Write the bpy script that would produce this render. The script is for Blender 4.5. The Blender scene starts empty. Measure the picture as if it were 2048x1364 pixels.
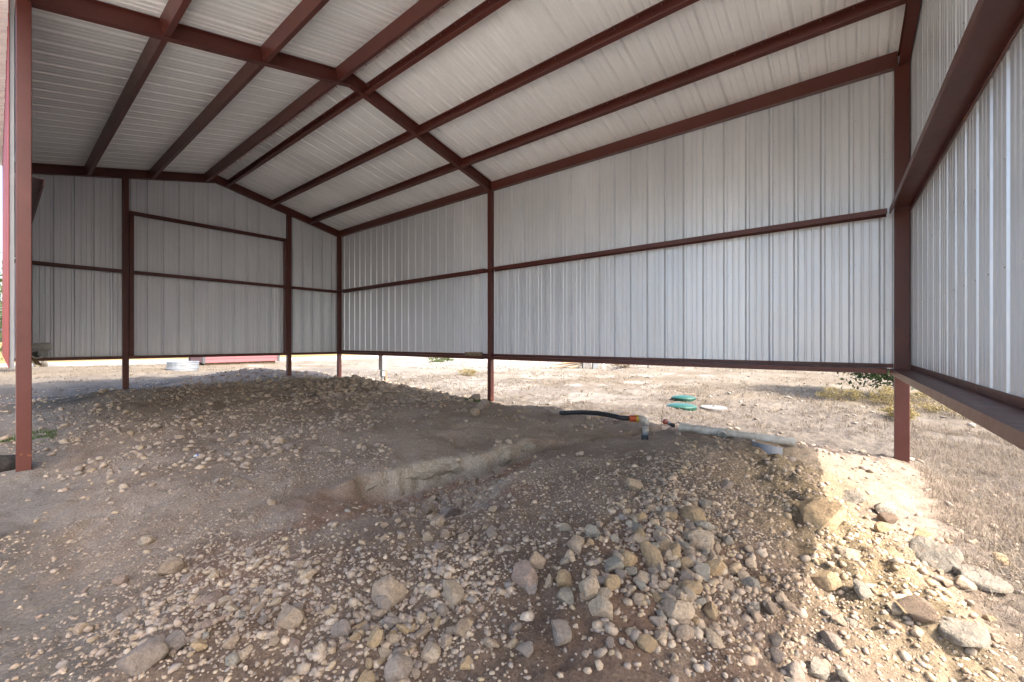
import bpy, bmesh, math, random
import numpy as np
from mathutils import Vector, Matrix

R = math.radians
scene = bpy.context.scene
C = scene.collection

# ------------------------------------------------------------------ camera
CAMZ = 1.40
F = 845.0                      # focal length in pixels of the 2048 px wide photograph
FWD = (0.774, 0.633)           # horizontal viewing direction (world X = across the shed, Y = along it)
RGT = (0.633, -0.774)
cam_d = bpy.data.cameras.new('camera')
cam = bpy.data.objects.new('camera', cam_d)
C.objects.link(cam)
cam.location = (0, 0, CAMZ)
cam.rotation_euler = (R(90), 0, math.atan2(-FWD[0], FWD[1]))
cam_d.sensor_width = 36.0
cam_d.lens = F / 2048 * 36.0
cam_d.shift_y = 0.0005
cam_d.clip_start = 0.05
cam_d.clip_end = 3000
scene.camera = cam

# ------------------------------------------------------------------ world, sun, exposure
SUN_EL, SUN_OFF = R(47), R(5)
to_sun = Vector((math.sin(SUN_OFF) * math.cos(SUN_EL), -math.cos(SUN_OFF) * math.cos(SUN_EL), math.sin(SUN_EL)))
w = bpy.data.worlds.new('World')
scene.world = w
w.use_nodes = True
nt = w.node_tree
bg = nt.nodes['Background']
sky = nt.nodes.new('ShaderNodeTexSky')
sky.sky_type = 'NISHITA'
sky.sun_disc = False
sky.sun_elevation = SUN_EL
sky.sun_rotation = math.atan2(to_sun.x, to_sun.y)
sky.air_density = 1.0
sky.dust_density = 4.5
nt.links.new(sky.outputs[0], bg.inputs[0])
bg.inputs[1].default_value = 0.15
sd = bpy.data.lights.new('sun', 'SUN')
sd.energy = 2.0
sd.angle = R(0.5)
sd.color = (1.0, 0.94, 0.86)
sun = bpy.data.objects.new('sun', sd)
C.objects.link(sun)
sun.rotation_euler = to_sun.to_track_quat('Z', 'Y').to_euler()
sun.location = (5, -10, 20)
vs = scene.view_settings
vs.view_transform = 'Standard'
vs.look = 'None'
vs.gamma = 1.0
vs.use_curve_mapping = False
vs.exposure = 2.42
scene.render.engine = 'CYCLES'
scene.cycles.use_denoising = True
scene.cycles.max_bounces = 10
scene.cycles.diffuse_bounces = 6
scene.cycles.glossy_bounces = 4
scene.cycles.sample_clamp_indirect = 8.0

rng = np.random.default_rng(7)
random.seed(7)

# ------------------------------------------------------------------ noise and terrain
def _h(ix, iy, s):
    v = np.sin(ix * 127.1 + iy * 311.7 + s * 74.7) * 43758.5453
    return v - np.floor(v)

def vnoise(x, y, s=0):
    x = np.asarray(x, float); y = np.asarray(y, float)
    ix, iy = np.floor(x), np.floor(y)
    fx, fy = x - ix, y - iy
    fx = fx * fx * (3 - 2 * fx); fy = fy * fy * (3 - 2 * fy)
    a = _h(ix, iy, s); b = _h(ix + 1, iy, s); c = _h(ix, iy + 1, s); d = _h(ix + 1, iy + 1, s)
    return (a * (1 - fx) + b * fx) * (1 - fy) + (c * (1 - fx) + d * fx) * fy - 0.5

def fbm(x, y, s=0, o=4, g=0.5):
    v, a, f = 0, 1.0, 1.0
    for k in range(o):
        v = v + a * vnoise(x * f + 17.3 * k, y * f - 9.1 * k, s + k)
        a *= g; f *= 2.03
    return v

def sst(a, b, x):
    t = np.clip((x - a) / (b - a), 0, 1)
    return t * t * (3 - 2 * t)

FX = np.array([1.3, 1.7, 2.13, 3.1, 4.15, 5.0, 6.2, 7.4, 9.0])
FY = np.array([3.2, 3.40, 3.50, 3.38, 3.22, 2.78, 2.42, 2.38, 2.3])
NX = np.array([1.3, 1.6, 1.9, 2.3, 3.0, 4.2, 5.0, 6.2, 7.4, 9.0])
NY = np.array([2.9, 2.5, 2.15, 1.95, 2.40, 2.72, 2.48, 2.1, 2.0, 2.0])
DX = np.array([1.45, 1.75, 2.1, 2.6, 3.6, 4.3, 5.0, 6.3, 6.9, 7.6])
DD = np.array([0.0, 0.08, 0.20, 0.24, 0.23, 0.18, 0.14, 0.18, 0.15, 0.0])

def trench(X, Y):
    jit = 0.20 * fbm(X * 2.0, Y * 2.0, 31, 3) + 0.07 * fbm(X * 9, Y * 9, 33, 3)
    yf = np.interp(X, FX, FY) + jit * 0.7
    yn = np.interp(X, NX, NY) + jit
    d = np.interp(X, DX, DD)
    steep = sst(2.0, 2.5, X) * (1 - sst(4.0, 4.4, X))
    wf = 0.16 - 0.11 * steep
    sf = sst(0, 1, (yf - Y) / wf)
    wn = np.interp(X, [1.5, 3.0, 4.5, 7.4], [0.85, 0.50, 0.25, 0.25])
    sn = sst(0, 1, (Y - yn) / wn)
    m = np.minimum(sf, sn)
    return d * m, m, yf, steep

def gauss(X, Y, cx, cy, sx, sy, rot=0.0):
    c, s = math.cos(rot), math.sin(rot)
    u = (X - cx) * c + (Y - cy) * s
    v = -(X - cx) * s + (Y - cy) * c
    return np.exp(-0.5 * ((u / sx) ** 2 + (v / sy) ** 2))

def height(X, Y, fine=True):
    X = np.asarray(X, float); Y = np.asarray(Y, float)
    Xc = np.clip(X, -6, 16); Yc = np.clip(Y, -6, 22)
    z = 0.0125 * (Yc - 6.4) - 0.012 * (Xc - 7.1)
    z = z + 0.35 * fbm(X * 0.05, Y * 0.05, 3, 2) * sst(10, 40, np.hypot(X - 4, Y - 6))
    edge = 0.25 * fbm(X * 0.8, Y * 0.8, 5, 3)
    ins = sst(0.2, 1.5, X + edge) * (1 - sst(6.3, 7.0, X + edge)) * sst(-0.4, 1.0, Y + edge) * (1 - sst(12.0, 13.4, Y + edge))
    z = z + 0.13 * ins
    z = z + 0.19 * gauss(X, Y, 4.6, 1.3, 1.15, 0.58, -0.10)       # mound between trench and near wall
    z = z + 0.11 * gauss(X, Y, 4.0, 0.18, 1.1, 0.22, 0.42)         # yellow ridge
    z = z + 0.04 * gauss(X, Y, 2.6, 1.0, 0.8, 0.5, 0.0)
    z = z + 0.38 * gauss(X, Y, 5.2, 14.4, 1.5, 1.0, 0.0) + 0.10 * gauss(X, Y, 2.8, 11.5, 1.5, 1.2)
    z = z + 0.16 * gauss(X, Y, 6.2, 10.3, 0.9, 1.3, 0.0)
    z = z + 0.12 * gauss(X, Y, 4.9, 6.0, 1.3, 1.6, 0.0)
    z = z - 0.12 * sst(0.2, -1.6, Y) * (1 - sst(9, 14, X)) * sst(-3, 1, X)
    for cx_, cy_ in ((7.1, 6.43), (7.1, 13.1), (7.1, -0.43), (0.18, 6.43), (1.9, 13.1), (5.52, 13.1)):
        z = z + 0.05 * gauss(X, Y, cx_, cy_, 0.17, 0.17)      # soil heaped round the posts
    t, m, yf, st = trench(X, Y)
    z = z - t * ins ** 0.3
    near = 1 - sst(12, 30, np.hypot(X - 3, Y - 5))
    z = z + near * (0.10 * fbm(X * 0.9, Y * 0.9, 11, 3) + 0.035 * fbm(X * 4.0, Y * 4.0, 13, 3))
    if fine:
        z = z + near * (0.024 * fbm(X * 14, Y * 14, 17, 3) + 0.03 * np.abs(fbm(X * 3.2, Y * 3.2, 23, 4)))
        z = z + (0.17 * gauss(X, Y, 3.9, 0.1, 1.2, 0.33, 0.42)) * np.abs(fbm(X * 5, Y * 5, 19, 4))
    return z

def hz(x, y):
    return float(height(np.array([x]), np.array([y]))[0])

def ray(px, py):
    a = (px - 1024) / F; b = (683 - py) / F
    return Vector((FWD[0] + RGT[0] * a, FWD[1] + RGT[1] * a, b))

def ground_at(px, py):
    """where the viewing ray of a photo pixel meets the terrain"""
    d = ray(px, py)
    ts = np.concatenate([np.arange(0.8, 16, 0.01), np.arange(16, 120, 0.1)])
    zz = CAMZ + d.z * ts
    hh = height(d.x * ts, d.y * ts, False)
    k = np.argmax(zz <= hh)
    t = ts[k] if zz[k] <= hh[k] else 100.0
    return d.x * t, d.y * t, float(CAMZ + d.z * t), t

# ------------------------------------------------------------------ material helpers
def new_mat(name):
    m = bpy.data.materials.new(name)
    m.use_nodes = True
    n = m.node_tree.nodes
    return m, n, m.node_tree.links, n['Principled BSDF']

def ramp(n, stops):
    r = n.new('ShaderNodeValToRGB')
    e = r.color_ramp.elements
    e[0].position, e[0].color = stops[0][0], (*stops[0][1], 1)
    e[1].position, e[1].color = stops[-1][0], (*stops[-1][1], 1)
    for p, c in stops[1:-1]:
        k = e.new(p); k.color = (*c, 1)
    return r

def noise(n, l, scale, detail=4, rough=0.6, vec=None):
    t = n.new('ShaderNodeTexNoise')
    t.inputs['Scale'].default_value = scale
    t.inputs['Detail'].default_value = detail
    t.inputs['Roughness'].default_value = rough
    if vec is not None:
        l.new(vec, t.inputs['Vector'])
    return t

def mixc(n, l, fac, a, b, mode='MIX'):
    m = n.new('ShaderNodeMix'); m.data_type = 'RGBA'; m.blend_type = mode
    for sock, v in ((m.inputs[0], fac), (m.inputs[6], a), (m.inputs[7], b)):
        if isinstance(v, (int, float)):
            sock.default_value = v
        elif isinstance(v, tuple):
            sock.default_value = (*v, 1)
        else:
            l.new(v, sock)
    return m.outputs[2]

def bump(n, l, bsdf, src, strength, dist, prev=None):
    b = n.new('ShaderNodeBump')
    b.inputs['Strength'].default_value = strength
    b.inputs['Distance'].default_value = dist
    l.new(src, b.inputs['Height'])
    if prev is not None:
        l.new(prev, b.inputs['Normal'])
    l.new(b.outputs[0], bsdf.inputs['Normal'])
    return b.outputs[0]

def simple(name, col, rough=0.6, metal=0.0, var=0.15, scale=12.0, bmp=0.0, bscale=60.0, col2=None):
    m, n, l, p = new_mat(name)
    tc = n.new('ShaderNodeTexCoord')
    t = noise(n, l, scale, 5, 0.65, tc.outputs['Object'])
    c2 = col2 if col2 else tuple(max(0, c * (1 - 2 * var)) for c in col)
    c1 = tuple(min(1, c * (1 + var)) for c in col)
    r = ramp(n, [(0.3, c2), (0.7, c1)])
    l.new(t.outputs[0], r.inputs[0]); l.new(r.outputs[0], p.inputs['Base Color'])
    p.inputs['Roughness'].default_value = rough
    p.inputs['Metallic'].default_value = metal
    if bmp:
        t2 = noise(n, l, bscale, 4, 0.6, tc.outputs['Object'])
        bump(n, l, p, t2.outputs[0], bmp, 0.01)
    return m

M = {}
# red-oxide primer steel, a little dust on it and orange rust blooms
m, n, l, p = new_mat('red_oxide_steel')
geo = n.new('ShaderNodeNewGeometry')
t1 = noise(n, l, 2.2, 6, 0.7, geo.outputs['Position'])
r1 = ramp(n, [(0.3, (0.072, 0.0165, 0.012)), (0.55, (0.090, 0.0215, 0.0155)), (0.75, (0.112, 0.031, 0.023))])
l.new(t1.outputs[0], r1.inputs[0])
t2 = noise(n, l, 9.0, 8, 0.75, geo.outputs['Position'])
r2 = ramp(n, [(0.66, (0, 0, 0)), (0.76, (1, 1, 1))])
l.new(t2.outputs[0], r2.inputs[0])
c = mixc(n, l, r2.outputs[0], r1.outputs[0], (0.135, 0.045, 0.018))
t4 = noise(n, l, 4.5, 3, 0.5, geo.outputs['Position'])
r4 = ramp(n, [(0.735, (0, 0, 0)), (0.76, (0.7, 0.7, 0.7))])
l.new(t4.outputs[0], r4.inputs[0])
c = mixc(n, l, r4.outputs[0], c, (0.26, 0.095, 0.025))
l.new(c, p.inputs['Base Color'])
rr = n.new('ShaderNodeMapRange'); rr.inputs[3].default_value = 0.28; rr.inputs[4].default_value = 0.55
l.new(t2.outputs[0], rr.inputs[0]); l.new(rr.outputs[0], p.inputs['Roughness'])
t3 = noise(n, l, 25, 4, 0.6, geo.outputs['Position'])
bump(n, l, p, t3.outputs[0], 0.06, 0.01)
M['steel'] = m

# coated sheet metal, seen from inside
def sheet_mat(name, ca, cb, rough, metal, canning=0.5):
    m, n, l, p = new_mat(name)
    geo = n.new('ShaderNodeNewGeometry')
    mp = n.new('ShaderNodeMapping'); mp.inputs['Scale'].default_value = (1.2, 1.2, 0.35)
    l.new(geo.outputs['Position'], mp.inputs['Vector'])
    t = noise(n, l, 1.6, 6, 0.65, mp.outputs[0])
    r = ramp(n, [(0.3, ca), (0.7, cb)])
    l.new(t.outputs[0], r.inputs[0])
    oi = n.new('ShaderNodeObjectInfo')
    mm = n.new('ShaderNodeMapRange'); mm.inputs[3].default_value = 0.93; mm.inputs[4].default_value = 1.04
    l.new(oi.outputs['Random'], mm.inputs[0])
    c = mixc(n, l, 1.0, r.outputs[0], mm.outputs[0], 'MULTIPLY')
    l.new(c, p.inputs['Base Color'])
    p.inputs['Roughness'].default_value = rough
    p.inputs['Metallic'].default_value = metal
    # faint vertical run-off streaks and dust
    mp2 = n.new('ShaderNodeMapping'); mp2.inputs['Scale'].default_value = (9, 9, 0.5) if canning > 0.2 else (0.25, 7, 0.25)
    l.new(geo.outputs['Position'], mp2.inputs['Vector'])
    t5 = noise(n, l, 1.5, 5, 0.7, mp2.outputs[0])
    r5 = ramp(n, [(0.35, (0.965, 0.96, 0.95)), (0.6, (1, 1, 1))]); l.new(t5.outputs[0], r5.inputs[0])
    l.new(mixc(n, l, 1.0, c, r5.outputs[0], 'MULTIPLY'), p.inputs['Base Color'])
    rr = n.new('ShaderNodeMapRange'); rr.inputs[3].default_value = rough - 0.05; rr.inputs[4].default_value = rough + 0.12
    l.new(t.outputs[0], rr.inputs[0]); l.new(rr.outputs[0], p.inputs['Roughness'])
    # oil-canning of the thin sheet
    mp3 = n.new('ShaderNodeMapping'); mp3.inputs['Scale'].default_value = (2.2, 2.2, 1.1)
    l.new(geo.outputs['Position'], mp3.inputs['Vector'])
    t2 = noise(n, l, 1.3, 3, 0.5, mp3.outputs[0])
    b1 = bump(n, l, p, t2.outputs[0], canning, 0.05)
    return m
M['panel'] = sheet_mat('white_sheet_metal', (0.645, 0.675, 0.725), (0.745, 0.77, 0.815), 0.32, 0.32, 0.25)
M['roof'] = sheet_mat('cream_sheet_metal', (0.865, 0.875, 0.88), (0.915, 0.925, 0.93), 0.28, 0.18, 0.15)
M['panel_red'] = sheet_mat('barn_red_sheet_metal', (0.20, 0.030, 0.028), (0.26, 0.045, 0.040), 0.4, 0.0)

# stones: colour comes from the stone itself
def stone_mat(name, use_attr):
    m, n, l, p = new_mat(name)
    tc = n.new('ShaderNodeTexCoord')
    if use_attr:
        a = n.new('ShaderNodeVertexColor'); a.layer_name = 'Col'; base = a.outputs[0]
        geo = n.new('ShaderNodeNewGeometry'); vec = geo.outputs['Position']
    else:
        a = n.new('ShaderNodeObjectInfo'); base = a.outputs['Color']
        vec = tc.outputs['Object']
    t = noise(n, l, 30 if use_attr else 3.0, 6, 0.7, vec)
    r = ramp(n, [(0.25, (0.55, 0.52, 0.48)), (0.5, (0.95, 0.94, 0.92)), (0.75, (1.25, 1.22, 1.15))])
    l.new(t.outputs[0], r.inputs[0])
    c = mixc(n, l, 1.0, base, r.outputs[0], 'MULTIPLY')
    t2 = noise(n, l, 55 if use_attr else 5.0, 3, 0.6, vec)
    r2 = ramp(n, [(0.48, (0, 0, 0)), (0.68, (0.5, 0.5, 0.5))])
    l.new(t2.outputs[0], r2.inputs[0])
    c = mixc(n, l, r2.outputs[0], c, (0.25, 0.175, 0.12))       # dirt stuck to the stone
    l.new(c, p.inputs['Base Color'])
    p.inputs['Roughness'].default_value = 0.9
    t3 = noise(n, l, 120 if use_attr else 9.0, 6, 0.7, vec)
    bump(n, l, p, t3.outputs[0], 0.7, 0.006 if use_attr else 0.12)
    return m
M['gravel'] = stone_mat('loose_stone', True)
M['rock'] = stone_mat('limestone_rock', False)

# the ground
m, n, l, p = new_mat('ground_soil')
geo = n.new('ShaderNodeNewGeometry'); pos = geo.outputs['Position']
def attr(name):
    a = n.new('ShaderNodeAttribute'); a.attribute_name = name; return a.outputs['Fac']
def nz_ramp(scale, stops, detail=6, rough=0.65):
    t = noise(n, l, scale, detail, rough, pos)
    r = ramp(n, stops); l.new(t.outputs[0], r.inputs[0]); return r.outputs[0]
dirt = nz_ramp(1.3, [(0.25, (0.195, 0.142, 0.103)), (0.5, (0.275, 0.213, 0.163)), (0.75, (0.345, 0.282, 0.225))])
grit = nz_ramp(60, [(0.30, (0.55, 0.52, 0.50)), (0.5, (0.98, 0.97, 0.95)), (0.72, (1.55, 1.5, 1.4))], 6, 0.8)
dirt = mixc(n, l, 1.0, dirt, grit, 'MULTIPLY')
spk = n.new('ShaderNodeTexVoronoi'); spk.inputs['Scale'].default_value = 95
l.new(pos, spk.inputs['Vector'])
spr = ramp(n, [(0.16, (1, 1, 1)), (0.30, (0, 0, 0))]); l.new(spk.outputs['Distance'], spr.inputs[0])
msk = nz_ramp(3.0, [(0.42, (0, 0, 0)), (0.62, (0.75, 0.75, 0.75))])
spm = mixc(n, l, 1.0, spr.outputs[0], msk, 'MULTIPLY')
spc = mixc(n, l, spk.outputs['Color'], (0.20, 0.17, 0.14), (0.50, 0.44, 0.36))
dirt = mixc(n, l, spm, dirt, spc)
yel = mixc(n, l, 1.0, nz_ramp(5, [(0.3, (0.205, 0.150, 0.085)), (0.7, (0.29, 0.228, 0.145))]), grit, 'MULTIPLY')
pale = mixc(n, l, 1.0, nz_ramp(7, [(0.3, (0.34, 0.28, 0.215)), (0.7, (0.50, 0.44, 0.36))]), grit, 'MULTIPLY')
redc = mixc(n, l, 1.0, nz_ramp(6, [(0.3, (0.22, 0.115, 0.075)), (0.7, (0.30, 0.165, 0.11))]), grit, 'MULTIPLY')
grey = mixc(n, l, 1.0, nz_ramp(4, [(0.3, (0.15, 0.132, 0.11)), (0.7, (0.235, 0.205, 0.175))]), grit, 'MULTIPLY')
dry_shade = nz_ramp(0.9, [(0.3, (0.082, 0.067, 0.055)), (0.5, (0.120, 0.101, 0.082)), (0.72, (0.18, 0.155, 0.125))], 8, 0.75)  # dry ground close to the shed, darkened to paint in its shadow
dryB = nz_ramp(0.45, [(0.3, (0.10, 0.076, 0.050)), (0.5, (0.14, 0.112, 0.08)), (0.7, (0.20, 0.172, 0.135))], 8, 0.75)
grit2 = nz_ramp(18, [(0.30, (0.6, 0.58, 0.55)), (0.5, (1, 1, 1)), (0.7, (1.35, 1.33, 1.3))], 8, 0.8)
dry_shade = mixc(n, l, 1.0, dry_shade, grit2, 'MULTIPLY')
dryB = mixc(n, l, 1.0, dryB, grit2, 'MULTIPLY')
road = mixc(n, l, 1.0, nz_ramp(0.8, [(0.3, (0.27, 0.25, 0.22)), (0.7, (0.36, 0.34, 0.305))]), grit2, 'MULTIPLY')
field = mixc(n, l, 1.0, nz_ramp(0.3, [(0.3, (0.19, 0.13, 0.045)), (0.7, (0.26, 0.19, 0.08))]), grit2, 'MULTIPLY')
damp = mixc(n, l, 1.0, nz_ramp(2.5, [(0.3, (0.125, 0.080, 0.053)), (0.7, (0.20, 0.140, 0.098))]), grit, 'MULTIPLY')
dirt = mixc(n, l, attr('m_damp'), dirt, damp)
c = mixc(n, l, attr('m_yellow'), dirt, yel)
c = mixc(n, l, attr('m_pale'), c, pale)
c = mixc(n, l, attr('m_red'), c, redc)
c = mixc(n, l, attr('m_grey'), c, grey)
dry = mixc(n, l, attr('m_far'), dry_shade, dryB)
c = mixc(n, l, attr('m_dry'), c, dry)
c = mixc(n, l, attr('m_field'), c, field)
c = mixc(n, l, attr('m_road'), c, road)
bounce_ground = mixc(n, l, 1.0, nz_ramp(0.8, [(0.3, (0.52, 0.49, 0.43)), (0.7, (0.64, 0.61, 0.55))]), grit2, 'MULTIPLY')  # unseen pale ground, added to bounce light up to the roof
c = mixc(n, l, attr('m_bounce'), c, bounce_ground)
l.new(c, p.inputs['Base Color'])
p.inputs['Roughness'].default_value = 0.95
p.inputs['Specular IOR Level'].default_value = 0.2
vb = n.new('ShaderNodeTexVoronoi'); vb.inputs['Scale'].default_value = 38
wob = noise(n, l, 14, 3, 0.6, pos)
va = n.new('ShaderNodeVectorMath'); va.operation = 'MULTIPLY_ADD'; va.inputs[1].default_value = (0.12, 0.12, 0.12)
l.new(wob.outputs['Color'], va.inputs[0]); l.new(pos, va.inputs[2]); l.new(va.outputs[0], vb.inputs['Vector'])
vr = ramp(n, [(0.0, (1, 1, 1)), (0.55, (0, 0, 0))]); l.new(vb.outputs['Distance'], vr.inputs[0])
b0 = bump(n, l, p, vr.outputs[0], 0.55, 0.012)
tb = noise(n, l, 45, 8, 0.75, pos)
b1 = bump(n, l, p, tb.outputs[0], 0.9, 0.02, b0)
tb2 = noise(n, l, 160, 4, 0.7, pos)
b2 = bump(n, l, p, tb2.outputs[0], 0.6, 0.006, b1)
M['ground'] = m

M['pvc'] = simple('white_pvc', (0.50, 0.485, 0.44), 0.45, var=0.08, scale=9, col2=(0.27, 0.235, 0.185))
M['pvc_clean'] = simple('clean_white_pvc', (0.66, 0.65, 0.61), 0.4, var=0.06)
M['pvc_grey'] = simple('grey_pvc', (0.17, 0.185, 0.21), 0.45, var=0.08)
M['black'] = simple('black_rubber', (0.022, 0.022, 0.025), 0.5, var=0.2)
M['orange'] = simple('orange_plastic', (0.42, 0.075, 0.025), 0.4, var=0.1)
M['yellowp'] = simple('yellow_plastic', (0.42, 0.27, 0.03), 0.4, var=0.1)
M['green'] = simple('green_plastic', (0.008, 0.065, 0.043), 0.45, var=0.15)
M['concrete'] = simple('concrete', (0.20, 0.185, 0.17), 0.9, var=0.2, scale=9, bmp=0.4)
M['wood'] = simple('weathered_wood', (0.26, 0.19, 0.12), 0.8, var=0.3, scale=14, bmp=0.4)
M['lumber'] = simple('tan_lumber', (0.42, 0.29, 0.16), 0.8, var=0.2, scale=10)
M['galv'] = simple('galvanised_steel', (0.32, 0.34, 0.36), 0.35, 0.6, var=0.1)
M['greymetal'] = simple('grey_enamel', (0.34, 0.36, 0.36), 0.45, 0.1, var=0.08)
M['darkmetal'] = simple('dark_grey_trim', (0.05, 0.055, 0.06), 0.5, var=0.1)
M['screw'] = simple('zinc_screw', (0.30, 0.28, 0.26), 0.4, 0.7, var=0.1)
M['bark'] = simple('grey_bark', (0.30, 0.27, 0.23), 0.9, var=0.3, scale=9, bmp=0.6, bscale=25)
M['twig'] = simple('brown_twig', (0.13, 0.085, 0.06), 0.9, var=0.2)
M['rust_red'] = simple('red_siding', (0.185, 0.052, 0.060), 0.45, var=0.1)
M['white'] = simple('white_paint', (0.50, 0.49, 0.46), 0.5, var=0.05)
M['blue'] = simple('blue_print', (0.03, 0.10, 0.45), 0.5, var=0.1)
M['char'] = simple('blackened_log', (0.035, 0.03, 0.027), 0.85, var=0.4, scale=20, bmp=0.8)

def foliage_mat(name, ca, cb):
    m, n, l, p = new_mat(name)
    a = n.new('ShaderNodeVertexColor'); a.layer_name = 'Col'
    c = mixc(n, l, a.outputs[0], ca, cb)
    l.new(c, p.inputs['Base Color'])
    p.inputs['Roughness'].default_value = 0.7
    tr = n.new('ShaderNodeBsdfTranslucent'); l.new(c, tr.inputs[0])
    mx = n.new('ShaderNodeMixShader'); mx.inputs[0].default_value = 0.3
    l.new(p.outputs[0], mx.inputs[1]); l.new(tr.outputs[0], mx.inputs[2])
    l.new(mx.outputs[0], n['Material Output'].inputs[0])
    return m
M['leaf_dark'] = foliage_mat('juniper_leaf', (0.030, 0.055, 0.018), (0.085, 0.125, 0.040))
M['leaf_mid'] = foliage_mat('oak_leaf', (0.050, 0.085, 0.025), (0.13, 0.16, 0.06))
M['leaf_yellow'] = foliage_mat('broomweed', (0.17, 0.13, 0.045), (0.32, 0.25, 0.10))
M['grass_dry'] = foliage_mat('dead_grass', (0.10, 0.072, 0.055), (0.27, 0.22, 0.155))
M['grass_green'] = foliage_mat('green_weed', (0.045, 0.085, 0.02), (0.12, 0.17, 0.05))

# ------------------------------------------------------------------ object helpers
def tag(o, label=None, cat=None, group=None, kind=None):
    if label: o['label'] = label
    if cat: o['category'] = cat
    if group: o['group'] = group
    if kind: o['kind'] = kind
    return o

def empty(name, loc, label, cat, group=None, rz=0.0):
    o = bpy.data.objects.new(name, None)
    C.objects.link(o)
    o.location = loc; o.rotation_euler.z = rz
    o.empty_display_size = 0.2
    return tag(o, label, cat, group)

def link(name, me, mat, parent=None):
    o = bpy.data.objects.new(name, me)
    C.objects.link(o)
    if mat is not None and not me.materials:
        for q in (mat if isinstance(mat, (list, tuple)) else [mat]):
            me.materials.append(q)
    if parent is not None:
        o.parent = parent
    return o

def mesh_bm(name, bm, smooth=False):
    bmesh.ops.recalc_face_normals(bm, faces=bm.faces)
    me = bpy.data.meshes.new(name)
    bm.to_mesh(me); bm.free()
    if smooth:
        me.shade_smooth()
    return me

def obj(name, bm, mat, parent=None, smooth=False):
    return link(name, mesh_bm(name, bm, smooth), mat, parent)

def np_mesh(name, V, Fc, k, smooth=False):
    me = bpy.data.meshes.new(name)
    V = np.ascontiguousarray(V, dtype=np.float32); Fc = np.ascontiguousarray(Fc, dtype=np.int32)
    me.vertices.add(len(V)); me.vertices.foreach_set('co', V.ravel())
    nf = len(Fc)
    me.loops.add(nf * k); me.loops.foreach_set('vertex_index', Fc.ravel())
    me.polygons.add(nf)
    me.polygons.foreach_set('loop_start', np.arange(0, nf * k, k, dtype=np.int32))
    me.polygons.foreach_set('loop_total', np.full(nf, k, dtype=np.int32))
    me.update(calc_edges=True)
    if smooth:
        me.shade_smooth()
    return me

def set_col(me, cols):
    a = me.color_attributes.new('Col', 'FLOAT_COLOR', 'POINT')
    d = np.ones((len(me.vertices), 4), dtype=np.float32)
    cols = np.asarray(cols, dtype=np.float32)
    if cols.ndim == 1: cols = np.repeat(cols[:, None], 3, 1)
    d[:, :3] = cols
    a.data.foreach_set('color', d.ravel())

def box(bm, lo, hi, bev=0.0, mtx=None):
    g = bmesh.ops.create_cube(bm, size=1.0)
    vs_ = g['verts']
    lo, hi = Vector(lo), Vector(hi)
    for v in vs_:
        v.co = Vector((lo[i] + (v.co[i] + 0.5) * (hi[i] - lo[i]) for i in range(3)))
    if bev:
        es = list({e for v in vs_ for e in v.link_edges})
        r_ = bmesh.ops.bevel(bm, geom=es, offset=bev, segments=2, affect='EDGES', profile=0.5)
        vs_ = list({v for f in r_['faces'] for v in f.verts} | {v for v in vs_ if v.is_valid})
    if mtx is not None:
        bmesh.ops.transform(bm, matrix=mtx, verts=[v for v in vs_ if v.is_valid])
    return vs_

def tube(bm, pts, radii, seg=12, cap=True):
    pts = [Vector(q) for q in pts]
    if not isinstance(radii, (list, tuple)): radii = [radii] * len(pts)
    rings = []
    for i, q in enumerate(pts):
        d = (pts[min(i + 1, len(pts) - 1)] - pts[max(i - 1, 0)]).normalized()
        a = d.orthogonal().normalized() if i == 0 else (a - d * a.dot(d)).normalized()
        b = d.cross(a)
        rings.append([bm.verts.new(q + (a * math.cos(2 * math.pi * k / seg) + b * math.sin(2 * math.pi * k / seg)) * radii[i]) for k in range(seg)])
    for i in range(len(pts) - 1):
        for k in range(seg):
            bm.faces.new((rings[i][k], rings[i][(k + 1) % seg], rings[i + 1][(k + 1) % seg], rings[i + 1][k]))
    if cap:
        bm.faces.new(rings[0][::-1]); bm.faces.new(rings[-1])

def pipe_shell(bm, p0, p1, ro, ri, seg=24):
    """a hollow pipe with open ends"""
    p0, p1 = Vector(p0), Vector(p1)
    d = (p1 - p0).normalized(); a = d.orthogonal().normalized(); b = d.cross(a)
    R4 = []
    for q, r_ in ((p0, ro), (p1, ro), (p1, ri), (p0, ri)):
        R4.append([bm.verts.new(q + (a * math.cos(2 * math.pi * k / seg) + b * math.sin(2 * math.pi * k / seg)) * r_) for k in range(seg)])
    for i in range(4):
        for k in range(seg):
            j = (i + 1) % 4
            bm.faces.new((R4[i][k], R4[i][(k + 1) % seg], R4[j][(k + 1) % seg], R4[j][k]))

def lathe(bm, prof, seg=32, center=(0, 0, 0)):
    c = Vector(center); rings = []
    for r_, z in prof:
        rings.append([bm.verts.new(c + Vector((r_ * math.cos(2 * math.pi * k / seg), r_ * math.sin(2 * math.pi * k / seg), z))) for k in range(seg)])
    for i in range(len(prof) - 1):
        for k in range(seg):
            bm.faces.new((rings[i][k], rings[i][(k + 1) % seg], rings[i + 1][(k + 1) % seg], rings[i + 1][k]))
    if prof[-1][0] > 1e-4: bm.faces.new(rings[-1])

def extrude(poly, p0, p1, A, B):
    """solid bar: closed 2-D outline poly in the axes A, B, swept from p0 to p1"""
    bm = bmesh.new()
    p0, p1, A, B = Vector(p0), Vector(p1), Vector(A), Vector(B)
    r0 = [bm.verts.new(p0 + A * a + B * b) for a, b in poly]
    r1 = [bm.verts.new(p1 + A * a + B * b) for a, b in poly]
    k = len(poly)
    for i in range(k):
        bm.faces.new((r0[i], r0[(i + 1) % k], r1[(i + 1) % k], r1[i]))
    bm.faces.new(r0[::-1]); bm.faces.new(r1)
    return bm

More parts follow.
